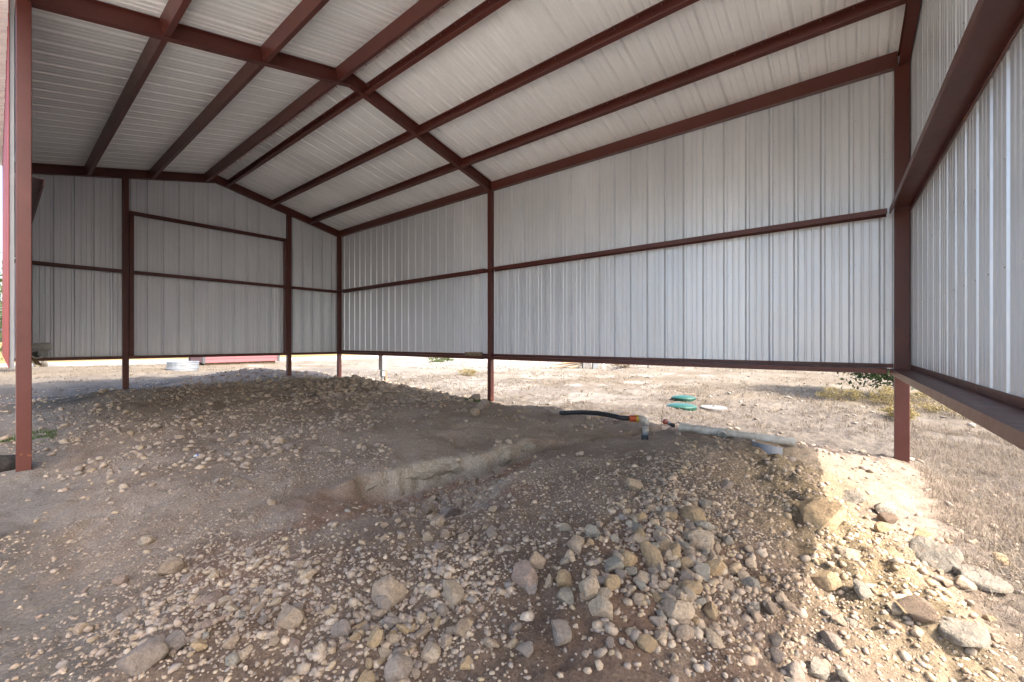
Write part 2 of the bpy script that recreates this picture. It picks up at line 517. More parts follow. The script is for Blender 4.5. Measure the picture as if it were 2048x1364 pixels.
def c_section(w_, h_, t=0.004, lip=0.018):
    """C outline: back (web) along B at a=0, height h_, flanges of width w_ towards +A, returns at the flange ends"""
    return [(0, 0), (w_, 0), (w_, lip), (w_ - t, lip), (w_ - t, t), (t, t), (t, h_ - t), (w_ - t, h_ - t), (w_ - t, h_ - lip), (w_, h_ - lip), (w_, h_), (0, h_)]

def i_section(w_, h_, tf=0.008, tw=0.006):
    a, b = w_ / 2, tw / 2
    return [(-a, 0), (a, 0), (a, tf), (b, tf), (b, h_ - tf), (a, h_ - tf), (a, h_), (-a, h_), (-a, h_ - tf), (-b, h_ - tf), (-b, tf), (-a, tf)]

# ------------------------------------------------------------------ GROUND
def axis(segs):
    out = []
    for a, b, s in segs:
        out.append(np.arange(a, b - 1e-6, s))
    return np.concatenate(out)
def grow(start, end, first, g):
    v, s, q = [start], first, start
    sg = 1 if end > start else -1
    while (end - q) * sg > 0:
        q += s * sg; s *= g; v.append(q)
    return np.array(v)
gx = np.concatenate([grow(-0.8, -900, 0.05, 1.13)[::-1][:-1], axis([(-0.8, 5.6, 0.026), (5.6, 9.0, 0.04)]), grow(9.0, 900, 0.05, 1.07)])
gy = np.concatenate([grow(-1.3, -900, 0.05, 1.13)[::-1][:-1], axis([(-1.3, 5.0, 0.026), (5.0, 9.0, 0.04), (9.0, 15.5, 0.07)]), grow(15.5, 900, 0.09, 1.07)])
GX, GY = np.meshgrid(gx, gy)
PX, PY = GX.ravel(), GY.ravel()
# small sideways jitter keeps the grid from showing
PZ = height(PX, PY)
ny, nx = GX.shape
idx = np.arange(nx * ny).reshape(ny, nx)
FQ = np.stack([idx[:-1, :-1], idx[:-1, 1:], idx[1:, 1:], idx[1:, :-1]], -1).reshape(-1, 4)
gm = np_mesh('ground', np.stack([PX, PY, PZ], 1), FQ, 4, True)

def masks(X, Y):
    nzz = fbm(X * 1.1, Y * 1.1, 41, 4)
    nz2 = fbm(X * 3.5, Y * 3.5, 43, 3)
    e = 0.9 * nzz + 0.35 * nz2
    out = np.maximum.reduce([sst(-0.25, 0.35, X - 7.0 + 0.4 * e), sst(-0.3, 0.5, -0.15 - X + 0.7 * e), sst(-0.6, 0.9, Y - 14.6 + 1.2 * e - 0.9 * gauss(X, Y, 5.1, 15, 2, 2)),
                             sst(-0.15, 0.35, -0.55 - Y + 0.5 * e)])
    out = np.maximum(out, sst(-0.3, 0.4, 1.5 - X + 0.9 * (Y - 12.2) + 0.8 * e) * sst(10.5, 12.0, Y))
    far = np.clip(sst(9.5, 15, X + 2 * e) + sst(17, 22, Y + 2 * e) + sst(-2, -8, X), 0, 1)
    field = sst(35, 38, Y + 2 * e) + sst(60, 70, X) + sst(-30, -45, Y) + sst(-18, -26, X)
    road = sst(28.6, 29.6, Y + 1.0 * e) * (1 - sst(35, 36.5, Y + 1.5 * e))
    road = np.maximum(road, gauss(X, Y, 27, 21, 6.5, 3.5, 0.3) ** 0.5 * (nzz > -0.4))
    road = np.maximum(road, 0.5 * gauss(X, Y, 9.6, 9.2, 0.9, 1.5, 0.2))
    road = np.maximum(road, 0.5 * sst(0.1, 0.4, nzz) * (X > 8.0) * sst(3, 6, Y) * (1 - sst(30, 40, np.hypot(X, Y))))
    bounce_ground = sst(-0.35, -0.9, X + 0.5 * e) * sst(-16, -13, X) * sst(-14, -11, Y) * (1 - sst(9, 13, Y + e))  # where the bright reflecting ground is added, left of the view
    yellow = np.clip(1.25 * gauss(X, Y, 3.75, 0.10, 1.15, 0.27, 0.40) + 0.5 * gauss(X, Y, 5.5, 0.45, 0.7, 0.35) + 0.8 * nz2 * gauss(X, Y, 3.7, 0.3, 1.4, 0.6), 0, 1)
    t, mm, yf, st = trench(X, Y)
    dY = Y - yf
    pale = st * np.exp(-0.5 * ((dY + 0.02) / 0.075) ** 2) * np.clip(0.95 + nz2, 0, 1)
    pale = np.maximum(pale, 0.7 * gauss(X, Y, 3.05, 2.45, 0.25, 0.18) * np.clip(0.6 + 2 * nz2, 0, 1))
    pale = np.maximum(pale, 0.25 * gauss(X, Y, 5.9, 0.3, 0.6, 0.4))
    red = 0.75 * st * np.exp(-0.5 * ((dY + 0.17) / 0.05) ** 2)
    for (rx, ry, sx, sy, a) in ((1.75, 3.15, 0.28, 0.16, 0.8), (1.45, 2.9, 0.4, 0.15, 0.45), (2.75, 2.2, 0.22, 0.14, 0.6), (2.5, 0.95, 0.35, 0.2, 0.45), (1.9, 0.75, 0.4, 0.25, 0.35), (0.8, 2.6, 0.3, 0.3, 0.3)):
        red = np.maximum(red, a * gauss(X, Y, rx, ry, sx, sy) * np.clip(0.8 + 1.6 * nz2, 0, 1))
    grey = np.clip(sst(0.55, -0.1, X + 0.6 * e - 0.15 * sst(2.5, 4, Y)) , 0, 1) * 0.85
    return dict(m_dry=out, m_far=far, m_field=np.clip(field, 0, 1), m_road=np.clip(road, 0, 1), m_yellow=yellow, m_pale=np.clip(pale, 0, 1), m_red=np.clip(red, 0, 1), m_grey=grey, m_bounce=bounce_ground, m_damp=np.clip(gauss(X, Y, 0.8, 2.2, 0.6, 0.7) + gauss(X, Y, 1.3, 1.4, 0.7, 0.5) + gauss(X, Y, 2.5, 0.75, 0.8, 0.5, 0.25) + 0.8 * nz2, 0, 0.85))
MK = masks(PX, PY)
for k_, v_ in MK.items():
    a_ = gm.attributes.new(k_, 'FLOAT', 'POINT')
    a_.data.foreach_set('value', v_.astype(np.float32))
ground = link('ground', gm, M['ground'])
tag(ground, kind='structure')

# ------------------------------------------------------------------ THE SHED
XW, XL = 7.16, 0.12            # panel planes of the long wall and of the open side
YF, YM = 13.15, 6.43           # far frame, middle frame
XR = 3.68                      # ridge
SL = 0.23                      # roof slope
ZRB = CAMZ + 4.18              # underside of the rafters at the ridge
DEP = 0.20
def zrb(x): return ZRB - SL * abs(x - XR)
def yn(x): return -0.505 - (7.0 - x) * 0.036    # panel line of the near gable (slightly out of square)
ZB, ZMID, ZUP = 1.065, 3.045, 4.42             # tops of the girts
shed = empty('steel_shed', (3.7, 6.3, 0), 'open-sided metal building with red steel frame and white sheet walls over bare dirt', 'shed')
SHED_INV = Matrix.Translation(-Vector((3.7, 6.3, 0)))
def sp(name, bm, mat='steel', smooth=False, parent=None):
    bm.transform(SHED_INV)
    return obj(name, bm, M[mat], parent or shed, smooth)

# columns: closed tubes standing on the ground
def column(x0, x1, y0, y1, ztop, zb=None):
    bm = bmesh.new()
    z0 = hz((x0 + x1) / 2, (y0 + y1) / 2) - 0.25 if zb is None else zb
    box(bm, (x0, y0, z0), (x1, y1, ztop), 0.006)
    return sp('column' if zb is None else 'jamb', bm)
column(XW - 0.116, XW - 0.006, YM - 0.05, YM + 0.05, zrb(XW - 0.06) + 0.01)
column(XW - 0.116, XW - 0.006, YF - 0.116, YF - 0.006, zrb(XW - 0.06) + 0.01)
column(XW - 0.116, XW - 0.006, yn(XW) + 0.006, yn(XW) + 0.146, zrb(XW - 0.06) + 0.01)
column(XL + 0.006, XL + 0.110, YM - 0.06, YM + 0.06, zrb(XL + 0.06) + 0.01)
column(XL + 0.15, XL + 0.26, YF - 0.116, YF - 0.006, zrb(XL + 0.06) + 0.01)
GC = (1.90, 5.52)
for gx_ in GC:
    column(gx_ - 0.055, gx_ + 0.055, YF - 0.13, YF - 0.008, zrb(gx_) + 0.01)
column(GC[0] + 0.057, GC[0] + 0.137, YF - 0.17, YF - 0.012, ZUP - 0.068, ZB + 0.004)
column(GC[1] - 0.137, GC[1] - 0.057, YF - 0.17, YF - 0.012, ZUP - 0.068, ZB + 0.004)

# rafters: I-sections, two halves per frame
def rafter(y, x_eave, wid=0.10):
    s = 1 if x_eave > XR else -1
    p0 = Vector((XR, y, ZRB)); p1 = Vector((x_eave, y, zrb(x_eave)))
    up = Vector((s * SL, 0, 1)).normalized()
    bm = extrude(i_section(wid, DEP), p0, p1, (0, 1, 0), up)
    # mitre both ends to vertical
    for v in bm.verts:
        for q in (p0, p1):
            if (v.co - q).length < 0.26:
                dx = v.co.x - q.x
                v.co.x = q.x
                v.co.z += s * SL * dx
    return sp('rafter', bm)
for y_, ww in ((YM, 0.10), (YF - 0.062, 0.10)):
    rafter(y_, XW - 0.008, ww); rafter(y_, XL + 0.008, ww)
# near frame follows the skewed gable line
def rafter_near(x_eave):
    s = 1 if x_eave > XR else -1
    p0 = Vector((XR, yn(XR) + 0.062, ZRB)); p1 = Vector((x_eave, yn(x_eave) + 0.062, zrb(x_eave)))
    up = Vector((s * SL, 0, 1)).normalized()
    return sp('rafter', extrude(i_section(0.10, DEP), p0, p1, (0, 1, 0), up))
rafter_near(XW - 0.008); rafter_near(XL + 0.008)

# purlins: C-sections between the rafters, back downhill, open side uphill, with a welded clip at each end
PUR = [3.44, 2.36, 1.27, 3.95, 5.06, 6.17]
def bays(x):
    return ((yn(x) + 0.115, YM - 0.053), (YM + 0.053, YF - 0.115))
clip_me = None
for x in PUR:
    s = 1 if x > XR else -1
    nrm = Vector((s * SL, 0, 1)).normalized()
    uph = Vector((-s * 1, 0, SL)).normalized()
    for y0, y1 in bays(x):
        base = Vector((x, 0, zrb(x))) + nrm * 0.012
        p0, p1 = base + Vector((0, y0, 0)), base + Vector((0, y1, 0))
        pu = sp('purlin', extrude(c_section(0.065, 0.186), p0, p1, uph, nrm))
        for ye, sg in ((y0, 1), (y1, -1)):
            bm = bmesh.new()
            box(bm, (0, 0, 0), (0.008, 0.07, 0.15), 0.001)
            for zz_ in (0.04, 0.105):
                for xx_ in (-0.007, 0.008):
                    box(bm, (xx_, 0.026, zz_ - 0.009), (xx_ + 0.007, 0.044, zz_ + 0.009), 0.001)
            bm.transform(Matrix.Translation(base + Vector((-s * -0.010 - 0.004, ye if sg > 0 else ye - 0.07, 0.02))))
            cl = sp('clip', bm, parent=pu)
        bm = bmesh.new()      # screw points that come through the upper flange
        for yy in np.arange(y0 + 0.15, y1, 0.3048):
            q = base + nrm * 0.176 + uph * 0.035 + Vector((0, yy, 0))
            box(bm, q - Vector((0.003, 0.003, 0.02)), q + Vector((0.003, 0.003, 0.008)))
        so = sp('screw_points', bm, 'screw', parent=pu); so['kind'] = 'stuff'
# eave struts: flat face to the inside
for xe, s in ((XW - 0.012, 1), (XL + 0.012, -1)):
    for y0, y1 in bays(xe):
        zb_ = zrb(xe) + 0.02
        # web faces the inside of the shed, flanges point out to the wall sheet
        sec = c_section(0.09, 0.19)
        p0 = Vector((xe - s * 0.09, y0, zb_)); p1 = Vector((xe - s * 0.09, y1, zb_))
        sp('eave_strut', extrude(sec, p0, p1, (s, 0, 0), (0, 0, 1)))

# girts: C-sections lying flat, web on top, flanges hanging down
def girt(p0, p1, inward, ztop, wid=0.20, h_=0.065):
    """p0-p1 runs on the panel plane; the girt reaches wid inwards"""
    inw = Vector((*inward, 0))
    sec = [(0.004, 0), (0.004, -h_), (0.018, -h_), (0.018, -h_ + 0.004), (0.009, -h_ + 0.004), (0.009, -0.005),
           (wid - 0.005, -0.005), (wid - 0.005, -h_ + 0.004), (wid - 0.016, -h_ + 0.004), (wid - 0.016, -h_), (wid, -h_), (wid, 0)]
    q0, q1 = Vector((*p0, ztop)), Vector((*p1, ztop))
    return sp('girt', extrude(sec, q0, q1, inw, (0, 0, 1)))
for zt in (ZB, ZMID):
    girt((XW, yn(XW) + 0.215), (XW, YM - 0.075), (-1, 0), zt)
    girt((XW, YM + 0.075), (XW, YF - 0.21), (-1, 0), zt)
nd = Vector((1, 0.036, 0)).normalized(); ninw = (-nd.y, nd.x)
for zt in (ZB, ZMID):
    girt((XW - 0.14, yn(XW - 0.14)), (XL + 0.14, yn(XL + 0.14)), ninw, zt)
girt((XL + 0.12, YF), (GC[0] - 0.06, YF), (0, -1), ZMID, 0.16)
girt((GC[0] + 0.14, YF), (GC[1] - 0.14, YF), (0, -1), ZMID, 0.16)
girt((GC[1] + 0.06, YF), (XW - 0.12, YF), (0, -1), ZMID, 0.16)
girt((GC[0] + 0.06, YF), (GC[1] - 0.06, YF), (0, -1), ZUP, 0.16)
girt((XL + 0.12, YF), (XW - 0.12, YF), (0, -1), ZB, 0.19)
girt((XL, YM + 0.07), (XL, YF - 0.2), (1, 0), ZMID + 0.03)
# sheet-base angle along the foot of the near gable, long wall and far gable
def base_angle(p0, p1, inward, zt):
    inw = Vector((*inward, 0))
    sec = [(0.0035, 0.003), (0.0085, 0.003), (0.0085, 0.055), (0.0035, 0.055)]
    sp('base_angle', extrude(sec, Vector((*p0, zt)), Vector((*p1, zt)), inw, (0, 0, 1)))
base_angle((XW - 0.14, yn(XW - 0.14)), (XL + 0.14, yn(XL + 0.14)), ninw, ZB)
base_angle((XW, yn(XW) + 0.15), (XW, YM - 0.052), (-1, 0), ZB)
base_angle((XW, YM + 0.052), (XW, YF - 0.12), (-1, 0), ZB)

# wall and roof sheets: ribbed, one object for each 0.91 m sheet
PIT = 0.3048
def rib_profile(n_ribs=3, lap=0.006):
    """(u, depth) across one sheet; ribs go outwards; two small stiffeners in each pan"""
    pts = [(0.0, 0.032)]
    for k in range(n_ribs):
        o = k * PIT
        pts += [(o + 0.013, 0.032), (o + 0.032, 0.0)]
        for q in (0.112, 0.193):
            pts += [(o + q - 0.016, 0.0), (o + q - 0.007, 0.005), (o + q + 0.007, 0.005), (o + q + 0.016, 0.0)]
        pts += [(o + PIT - 0.032, 0.0), (o + PIT - 0.013, 0.032)]
    pts += [(n_ribs * PIT + lap, 0.0335), (n_ribs * PIT + 0.016, 0.0335), (n_ribs * PIT + 0.036, 0.0015)]
    return pts
PROF = rib_profile()
def sheet_mesh(name, vb, vt, umax=None, inner='panel'):
    pts = [q for q in PROF if umax is None or q[0] < umax]
    if umax is not None and umax < PROF[-1][0]:
        pts.append((umax, float(np.interp(umax, [q[0] for q in PROF], [q[1] for q in PROF]))))
    V, Fc = [], []
    if inner == 'roof':
        pts = [(u, d * 1.25 if d > 0.02 else d * 1.6) for u, d in pts]
    k = len(pts)
    for off in (0.0, 0.003):
        for u, d in pts: V.append((u, vb(u), d + off))
        for u, d in pts: V.append((u, vt(u), d + off))
    for i in range(k - 1):
        Fc.append((i, i + 1, k + i + 1, k + i))
        b = 2 * k
        Fc.append((b + i, b + k + i, b + k + i + 1, b + i + 1))
    me = bpy.data.meshes.new(name)
    me.from_pydata(V, [], Fc); me.update()
    me.materials.append(M[inner]); me.materials.append(M['panel_red'])
    for i, f in enumerate(me.polygons): f.material_index = i % 2
    return me
def screws_mesh(vrows, uoff=0.045):
    bm = bmesh.new()
    for v in vrows:
        for k in range(3):
            box(bm, (k * PIT + uoff - 0.003, v - 0.003, -0.006), (k * PIT + uoff + 0.003, v + 0.003, 0.001))
    me = mesh_bm('screw_points', bm); me.materials.append(M['screw']); return me
def place_sheet(name, me, origin, U, V_, N, screws=None):
    o = link(name, me, None, shed)
    U, V_, N = Vector(U).normalized(), Vector(V_).normalized(), Vector(N).normalized()
    mt = Matrix((( U.x, V_.x, N.x, origin[0] - 3.7), (U.y, V_.y, N.y, origin[1] - 6.3), (U.z, V_.z, N.z, origin[2]), (0, 0, 0, 1)))
    o.matrix_local = mt
    if screws is not None:
        s_ = link('screw_points', screws, None, o); s_['kind'] = 'stuff'
    return o
COV = 3 * PIT
# long wall
zw0, zw1 = ZB - 0.01, zrb(XW) + 0.20
long_me = sheet_mesh('wall_sheet', lambda u: 0, lambda u: zw1 - zw0)
scr_me = screws_mesh([0.75, 1.35, ZMID - zw0 + 0.02, 2.65, 3.25])
y = YF + 0.02
while y > yn(XW) + 0.3:
    place_sheet('wall_sheet', long_me, (XW, y, zw0), (0, -1, 0), (0, 0, 1), (1, 0, 0), scr_me)
    y -= COV
rest = y - yn(XW)
if rest > 0.03:
    place_sheet('wall_sheet', sheet_mesh('wall_sheet', lambda u: 0, lambda u: zw1 - zw0, rest), (XW, y, zw0), (0, -1, 0), (0, 0, 1), (1, 0, 0))
# open side: sheets only on the far bay
zl0, zl1 = 1.13, zrb(XL) + 0.19
left_me = sheet_mesh('wall_sheet', lambda u: 0, lambda u: zl1 - zl0)
y = YM + 0.08
while y + COV < YF + 0.4:
    place_sheet('wall_sheet', left_me, (XL, y, zl0), (0, 1, 0), (0, 0, 1), (-1, 0, 0))
    y += COV
# far gable and near gable
def gable(x_from, x_to, yfun, ndir, z0):
    x = x_from
    sg = 1 if x_to > x_from else -1
    U = (sg, 0.036 * sg if ndir < 0 else 0, 0)
    while (x_to - x) * sg > 0.05:
        wid = min(PROF[-1][0], abs(x_to - x))
        me = sheet_mesh('wall_sheet', lambda u: 0, lambda u: zrb(x + sg * u) + 0.195 - z0, None if wid >= PROF[-1][0] else wid)
        place_sheet('wall_sheet', me, (x, yfun(x), z0), U, (0, 0, 1), (0, ndir, 0) if ndir > 0 else (0.036, -1, 0), scr_me if wid >= 0.93 else None)
        x += COV * sg
gable(XW, XL + 0.03, lambda x: YF, 1, zw0 + 0.002)
gable(XL + 0.0, XW + 0.0, yn, -1, zw0 + 0.002)
# roof
up_r = Vector((SL, 0, 1)).normalized()
for s in (1, -1):
    nrm = Vector((s * SL, 0, 1)).normalized()
    dwn = Vector((s, 0, -SL)).normalized()
    length = ((XW + 0.12 - XR) if s > 0 else (XR - XL + 0.22)) * math.sqrt(1 + SL * SL)
    rme = sheet_mesh('roof_sheet', lambda u: 0.0, lambda u: length, None, 'roof')
    rscr = screws_mesh([q for q in (0.3, 1.45, 2.6, 3.3)])
    org = Vector((XR, 0, ZRB)) + nrm * (DEP + 0.002)
    if s > 0:
        y = YF + 0.25
        while y > yn(XR) - 0.35:
            place_sheet('roof_sheet', rme, (org.x, y, org.z), (0, -1, 0), dwn, nrm, rscr); y -= COV
        yend = y
    else:
        y = yend
        while y < YF + 0.2:
            place_sheet('roof_sheet', rme, (org.x, y, org.z), (0, 1, 0), dwn, nrm, rscr); y += COV
# ridge cap and eave trim
bm = extrude([(-0.2, -0.2 * SL), (0, 0), (0.2, -0.2 * SL), (0.2, -0.2 * SL + 0.004), (0, 0.005), (-0.2, -0.2 * SL + 0.004)],
             (XR, -1.1, ZRB + DEP + 0.055), (XR, YF + 0.3, ZRB + DEP + 0.055), (1, 0, 0), (0, 0, 1))
sp('ridge_cap', bm, 'roof')
for xe, s in ((XW + 0.13, 1), (XL - 0.24, -1)):
    zt = zrb(xe) + DEP + 0.0
    bm = extrude([(0, 0.06), (0.003, 0.06), (0.003, -0.10), (0, -0.10)], (xe, -1.1, zt), (xe, YF + 0.3, zt), (s, 0, 0), (0, 0, 1))
    sp('eave_trim', bm, 'panel_red')

# ------------------------------------------------------------------ STONES
def ico(sub):
    bm = bmesh.new(); bmesh.ops.create_icosphere(bm, subdivisions=sub, radius=1.0)
    V = np.array([v.co[:] for v in bm.verts]); T = np.array([[v.index for v in f.verts] for f in bm.faces]); bm.free()
    return V, T
def rock_shape(sub, seed, cuts=9, flat=0.7, rough=0.08, hard=0.92):
    g = np.random.default_rng(seed)
    V, T = ico(sub)
    V = V.copy()
    for _ in range(cuts):
        n_ = g.normal(size=3); n_ /= np.linalg.norm(n_)
        d = g.uniform(0.45, 0.85)
        ex = np.maximum(V @ n_ - d, 0)
        V -= ex[:, None] * n_ * hard
    if sub >= 2:
        ph = g.uniform(0, 6, 6)
        for f_, a_ in ((3.1, rough), (7.3, rough * 0.5)):
            V *= (1 + a_ * (np.sin(V[:, 0] * f_ + ph[0]) * np.sin(V[:, 1] * f_ + ph[1]) + np.sin(V[:, 2] * f_ + ph[2]) * np.sin(V[:, 0] * f_ * 1.3 + ph[3])))[:, None]
    V *= np.array([1.0, g.uniform(0.68, 0.9), g.uniform(0.5, 0.75) * flat / 0.7])
    V /= np.abs(V[:, 0]).max()
    return V, T
PAL = np.array([(0.54, 0.42, 0.295), (0.46, 0.36, 0.27), (0.58, 0.475, 0.36), (0.36, 0.29, 0.235), (0.42, 0.315, 0.19), (0.26, 0.235, 0.21), (0.36, 0.285, 0.215), (0.46, 0.35, 0.21), (0.33, 0.22, 0.155)])
PW = np.array([0.2, 0.17, 0.13, 0.13, 0.08, 0.08, 0.13, 0.04, 0.04]); PW /= PW.sum()
PWY = np.array([0.25, 0.1, 0.2, 0.03, 0.2, 0.03, 0.05, 0.13, 0.01]); PWY /= PWY.sum()

def scatter_mesh(name, X, Y, S, shapes, cols, sink=0.25, flatten=1.0):
    n_ = len(X)
    Z = height(X, Y)
    a = rng.uniform(0, 2 * np.pi, n_); ca, sa = np.cos(a), np.sin(a)
    tl = rng.normal(0, 0.35, n_); ct, st_ = np.cos(tl), np.sin(tl)
    which = rng.integers(0, len(shapes), n_)
    Vs, Ts, Cs, off = [], [], [], 0
    for k, (V, T) in enumerate(shapes):
        w_ = np.nonzero(which == k)[0]
        if not len(w_): continue
        P = V[None] * S[w_, None, None] * np.array([1, 1, flatten])
        x, y_, z = P[..., 0], P[..., 1], P[..., 2]
        x, z = x * ct[w_, None] + z * st_[w_, None], -x * st_[w_, None] + z * ct[w_, None]
        X2 = x * ca[w_, None] - y_ * sa[w_, None] + X[w_, None]
        Y2 = x * sa[w_, None] + y_ * ca[w_, None] + Y[w_, None]
        Z2 = z + (Z[w_] + S[w_] * sink * flatten)[:, None]
        Vs.append(np.stack([X2, Y2, Z2], -1).reshape(-1, 3))
        Ts.append((T[None] + (np.arange(len(w_)) * len(V))[:, None, None] + off).reshape(-1, 3))
        Cs.append(np.repeat(cols[w_], len(V), 0))
        off += len(w_) * len(V)
    me = np_mesh(name, np.concatenate(Vs), np.concatenate(Ts), 3, len(shapes[0][0]) > 12)
    set_col(me, np.concatenate(Cs))
    return link(name, me, M['gravel'])

def stoniness(X, Y):
    """0..1: how stony the ground is"""
    v = 0.45 + 0.75 * fbm(X * 1.2, Y * 1.2, 61, 3)
    v += 0.75 * gauss(X, Y, 2.75, 0.72, 0.95, 0.38, 0.25)      # heap right of centre
    v += 0.75 * gauss(X, Y, 0.75, 2.5, 0.42, 0.38) + 0.75 * gauss(X, Y, 1.2, 1.6, 0.45, 0.28)               # foreground left of centre
    v += 0.9 * gauss(X, Y, 2.7, 2.9, 0.6, 0.25)               # trench floor
    v += 0.5 * gauss(X, Y, 5.3, 9.0, 2.0, 3.0) + 0.45 * gauss(X, Y, 2.3, 8.5, 1.6, 3.5)
    v += 0.4 * gauss(X, Y, 3.8, 0.1, 1.2, 0.4, 0.4)
    v -= 0.6 * gauss(X, Y, 1.55, 2.9, 0.55, 0.5)
    v -= 0.35 * gauss(X, Y, 0.1, 2.4, 0.3, 2.0)
    v -= 0.5 * gauss(X, Y, 1.75, 0.75, 0.4, 0.28, 0.4)
    v -= 0.2
    v -= 0.45 * gauss(X, Y, 4.9, 1.9, 0.9, 0.5)
    v -= 0.5 * gauss(X, Y, 4.3, 4.3, 1.2, 0.6)
    return np.clip(v, 0.05, 1)
def sample(nw, rmin, rmax, amin=-62, amax=100):
    """points around the viewing place, denser near it"""
    r_ = np.sqrt(rng.uniform(rmin ** 2, rmax ** 2, nw)) if rmax < 5 else rng.uniform(rmin, rmax, nw)
    a = np.radians(rng.uniform(amin, amax, nw))
    return r_ * np.cos(a), r_ * np.sin(a)
def keep(X, Y, p=1.0, g=1.0):
    k = rng.uniform(0, 1, len(X)) < stoniness(X, Y) ** g * p
    k &= (X > -1.2) & (X < 7.3) & (Y > -1.2) & (Y < 15.2)
    return X[k], Y[k]
def stone_cols(X, Y, dust=0.25):
    n_ = len(X)
    ywt = np.clip(gauss(X, Y, 3.6, 0.15, 1.4, 0.45, 0.4) + 0.7 * gauss(X, Y, 2.9, 0.7, 0.9, 0.4, 0.25), 0, 1)
    i1 = rng.choice(len(PAL), n_, p=PW); i2 = rng.choice(len(PAL), n_, p=PWY)
    i = np.where(rng.uniform(0, 1, n_) < ywt, i2, i1)
    c_ = PAL[i] * rng.uniform(0.75, 1.12, n_)[:, None]
    return c_ * (1 - dust) + np.array((0.30, 0.23, 0.175)) * dust
sh0 = [rock_shape(1, 100 + k, 4, 0.7) for k in range(10)]
# level 0: icosahedra for grit
def ico0():
    t = (1 + 5 ** 0.5) / 2
    V = np.array([(-1, t, 0), (1, t, 0), (-1, -t, 0), (1, -t, 0), (0, -1, t), (0, 1, t), (0, -1, -t), (0, 1, -t), (t, 0, -1), (t, 0, 1), (-t, 0, -1), (-t, 0, 1)], float)
    V /= np.linalg.norm(V[0])
    T = np.array([(0, 11, 5), (0, 5, 1), (0, 1, 7), (0, 7, 10), (0, 10, 11), (1, 5, 9), (5, 11, 4), (11, 10, 2), (10, 7, 6), (7, 1, 8), (3, 9, 4), (3, 4, 2), (3, 2, 6), (3, 6, 8), (3, 8, 9), (4, 9, 5), (2, 4, 11), (6, 2, 10), (8, 6, 7), (9, 8, 1)])
    return V, T
shg = []
for k in range(12):
    V, T = ico0()
    V = V * (1 + rng.uniform(-0.28, 0.28, 12))[:, None] * np.array([1, rng.uniform(0.6, 0.9), rng.uniform(0.45, 0.7)])
    shg.append((V, T))
sh2 = [rock_shape(2, 200 + k, 9, 0.72) for k in range(10)]

parts = []
X, Y = keep(*sample(62000, 1.2, 4.6)); S = np.exp(rng.normal(math.log(0.0065), 0.42, len(X))); S = np.clip(S, 0.003, 0.014)
gr1 = scatter_mesh('gravel', X, Y, S, shg, stone_cols(X, Y, 0.45), 0.05); tag(gr1, 'loose gravel and grit strewn over the dirt floor in the foreground', 'gravel', kind='stuff')
X, Y = keep(*sample(19000, 1.2, 4.8), 0.9, 1.7); S = np.clip(np.exp(rng.normal(math.log(0.0105), 0.45, len(X))), 0.006, 0.028)
gr2 = scatter_mesh('pebbles', X, Y, S, sh0, stone_cols(X, Y, 0.25 + 0.35 * sst(1.9, 1.0, X)[:, None]), 0.12); tag(gr2, 'rounded pebbles lying thick over the foreground dirt', 'pebbles', kind='stuff')
X, Y = keep(*sample(32000, 4.4, 15.5, -12, 95)); S = np.clip(np.exp(rng.normal(math.log(0.014), 0.5, len(X))), 0.006, 0.05)
gr3 = scatter_mesh('rubble', X, Y, S, shg, stone_cols(X, Y, 0.45), 0.1); tag(gr3, 'small grey-brown rubble across the far half of the dirt floor', 'rubble', kind='stuff')
X, Y = keep(*sample(8000, 4.6, 15.0, -10, 92), 0.8, 1.5); S = np.clip(np.exp(rng.normal(math.log(0.028), 0.42, len(X))), 0.015, 0.08)
gr4 = scatter_mesh('broken_stone', X, Y, S, sh0, stone_cols(X, Y, 0.45)); tag(gr4, 'broken stones piled along the back of the dirt floor', 'stones', kind='stuff')
cx, cy, cs, cn = [], [], [], 0
for (ax, ay, sx, sy, rot, nn, sz) in ((2.55, 0.82, 0.55, 0.26, 0.3, 1300, 0.0145), (0.78, 2.45, 0.36, 0.30, 0.0, 1000, 0.0105), (1.2, 1.6, 0.36, 0.20, 0.2, 650, 0.0125), (2.75, 2.85, 0.5, 0.18, 0.0, 600, 0.015), (1.9, 0.75, 0.5, 0.3, 0.3, 120, 0.012), (3.7, 0.1, 0.8, 0.25, 0.4, 700, 0.013), (6.0, 9.6, 0.8, 1.4, 0.0, 900, 0.035), (5.0, 12.8, 1.6, 1.1, 0.0, 700, 0.035)):
    u, v_ = rng.normal(0, sx, nn), rng.normal(0, sy, nn)
    cx.append(ax + u * math.cos(rot) - v_ * math.sin(rot)); cy.append(ay + u * math.sin(rot) + v_ * math.cos(rot))
    cs.append(np.clip(np.exp(rng.normal(math.log(sz), 0.55, nn)), sz * 0.4, sz * 2.8))
X, Y, S = np.concatenate(cx), np.concatenate(cy), np.concatenate(cs)
gr6 = scatter_mesh('stone_litter', X, Y, S, sh0, stone_cols(X, Y, 0.32), 0.08); tag(gr6, 'stones packed close in the gravel patches, heaps and trench', 'stones', kind='stuff')
# pale stones and chips on the ground outside
Xo = rng.uniform(7.2, 26, 9000); Yo = rng.uniform(-6, 16, 9000)
k = (rng.uniform(0, 1, 9000) < (0.25 + 1.2 * fbm(Xo * 0.7, Yo * 0.7, 71, 3)))
Xo, Yo = Xo[k], Yo[k]; So = np.clip(np.exp(rng.normal(math.log(0.022), 0.55, len(Xo))), 0.008, 0.11)
oc = np.array((0.24, 0.215, 0.18)) * rng.uniform(0.6, 1.15, len(Xo))[:, None]
gr5 = scatter_mesh('stone_chips', Xo, Yo, So, shg, oc, 0.15, 0.7); tag(gr5, 'pale stone chips scattered over the dry ground outside', 'stones', kind='stuff')

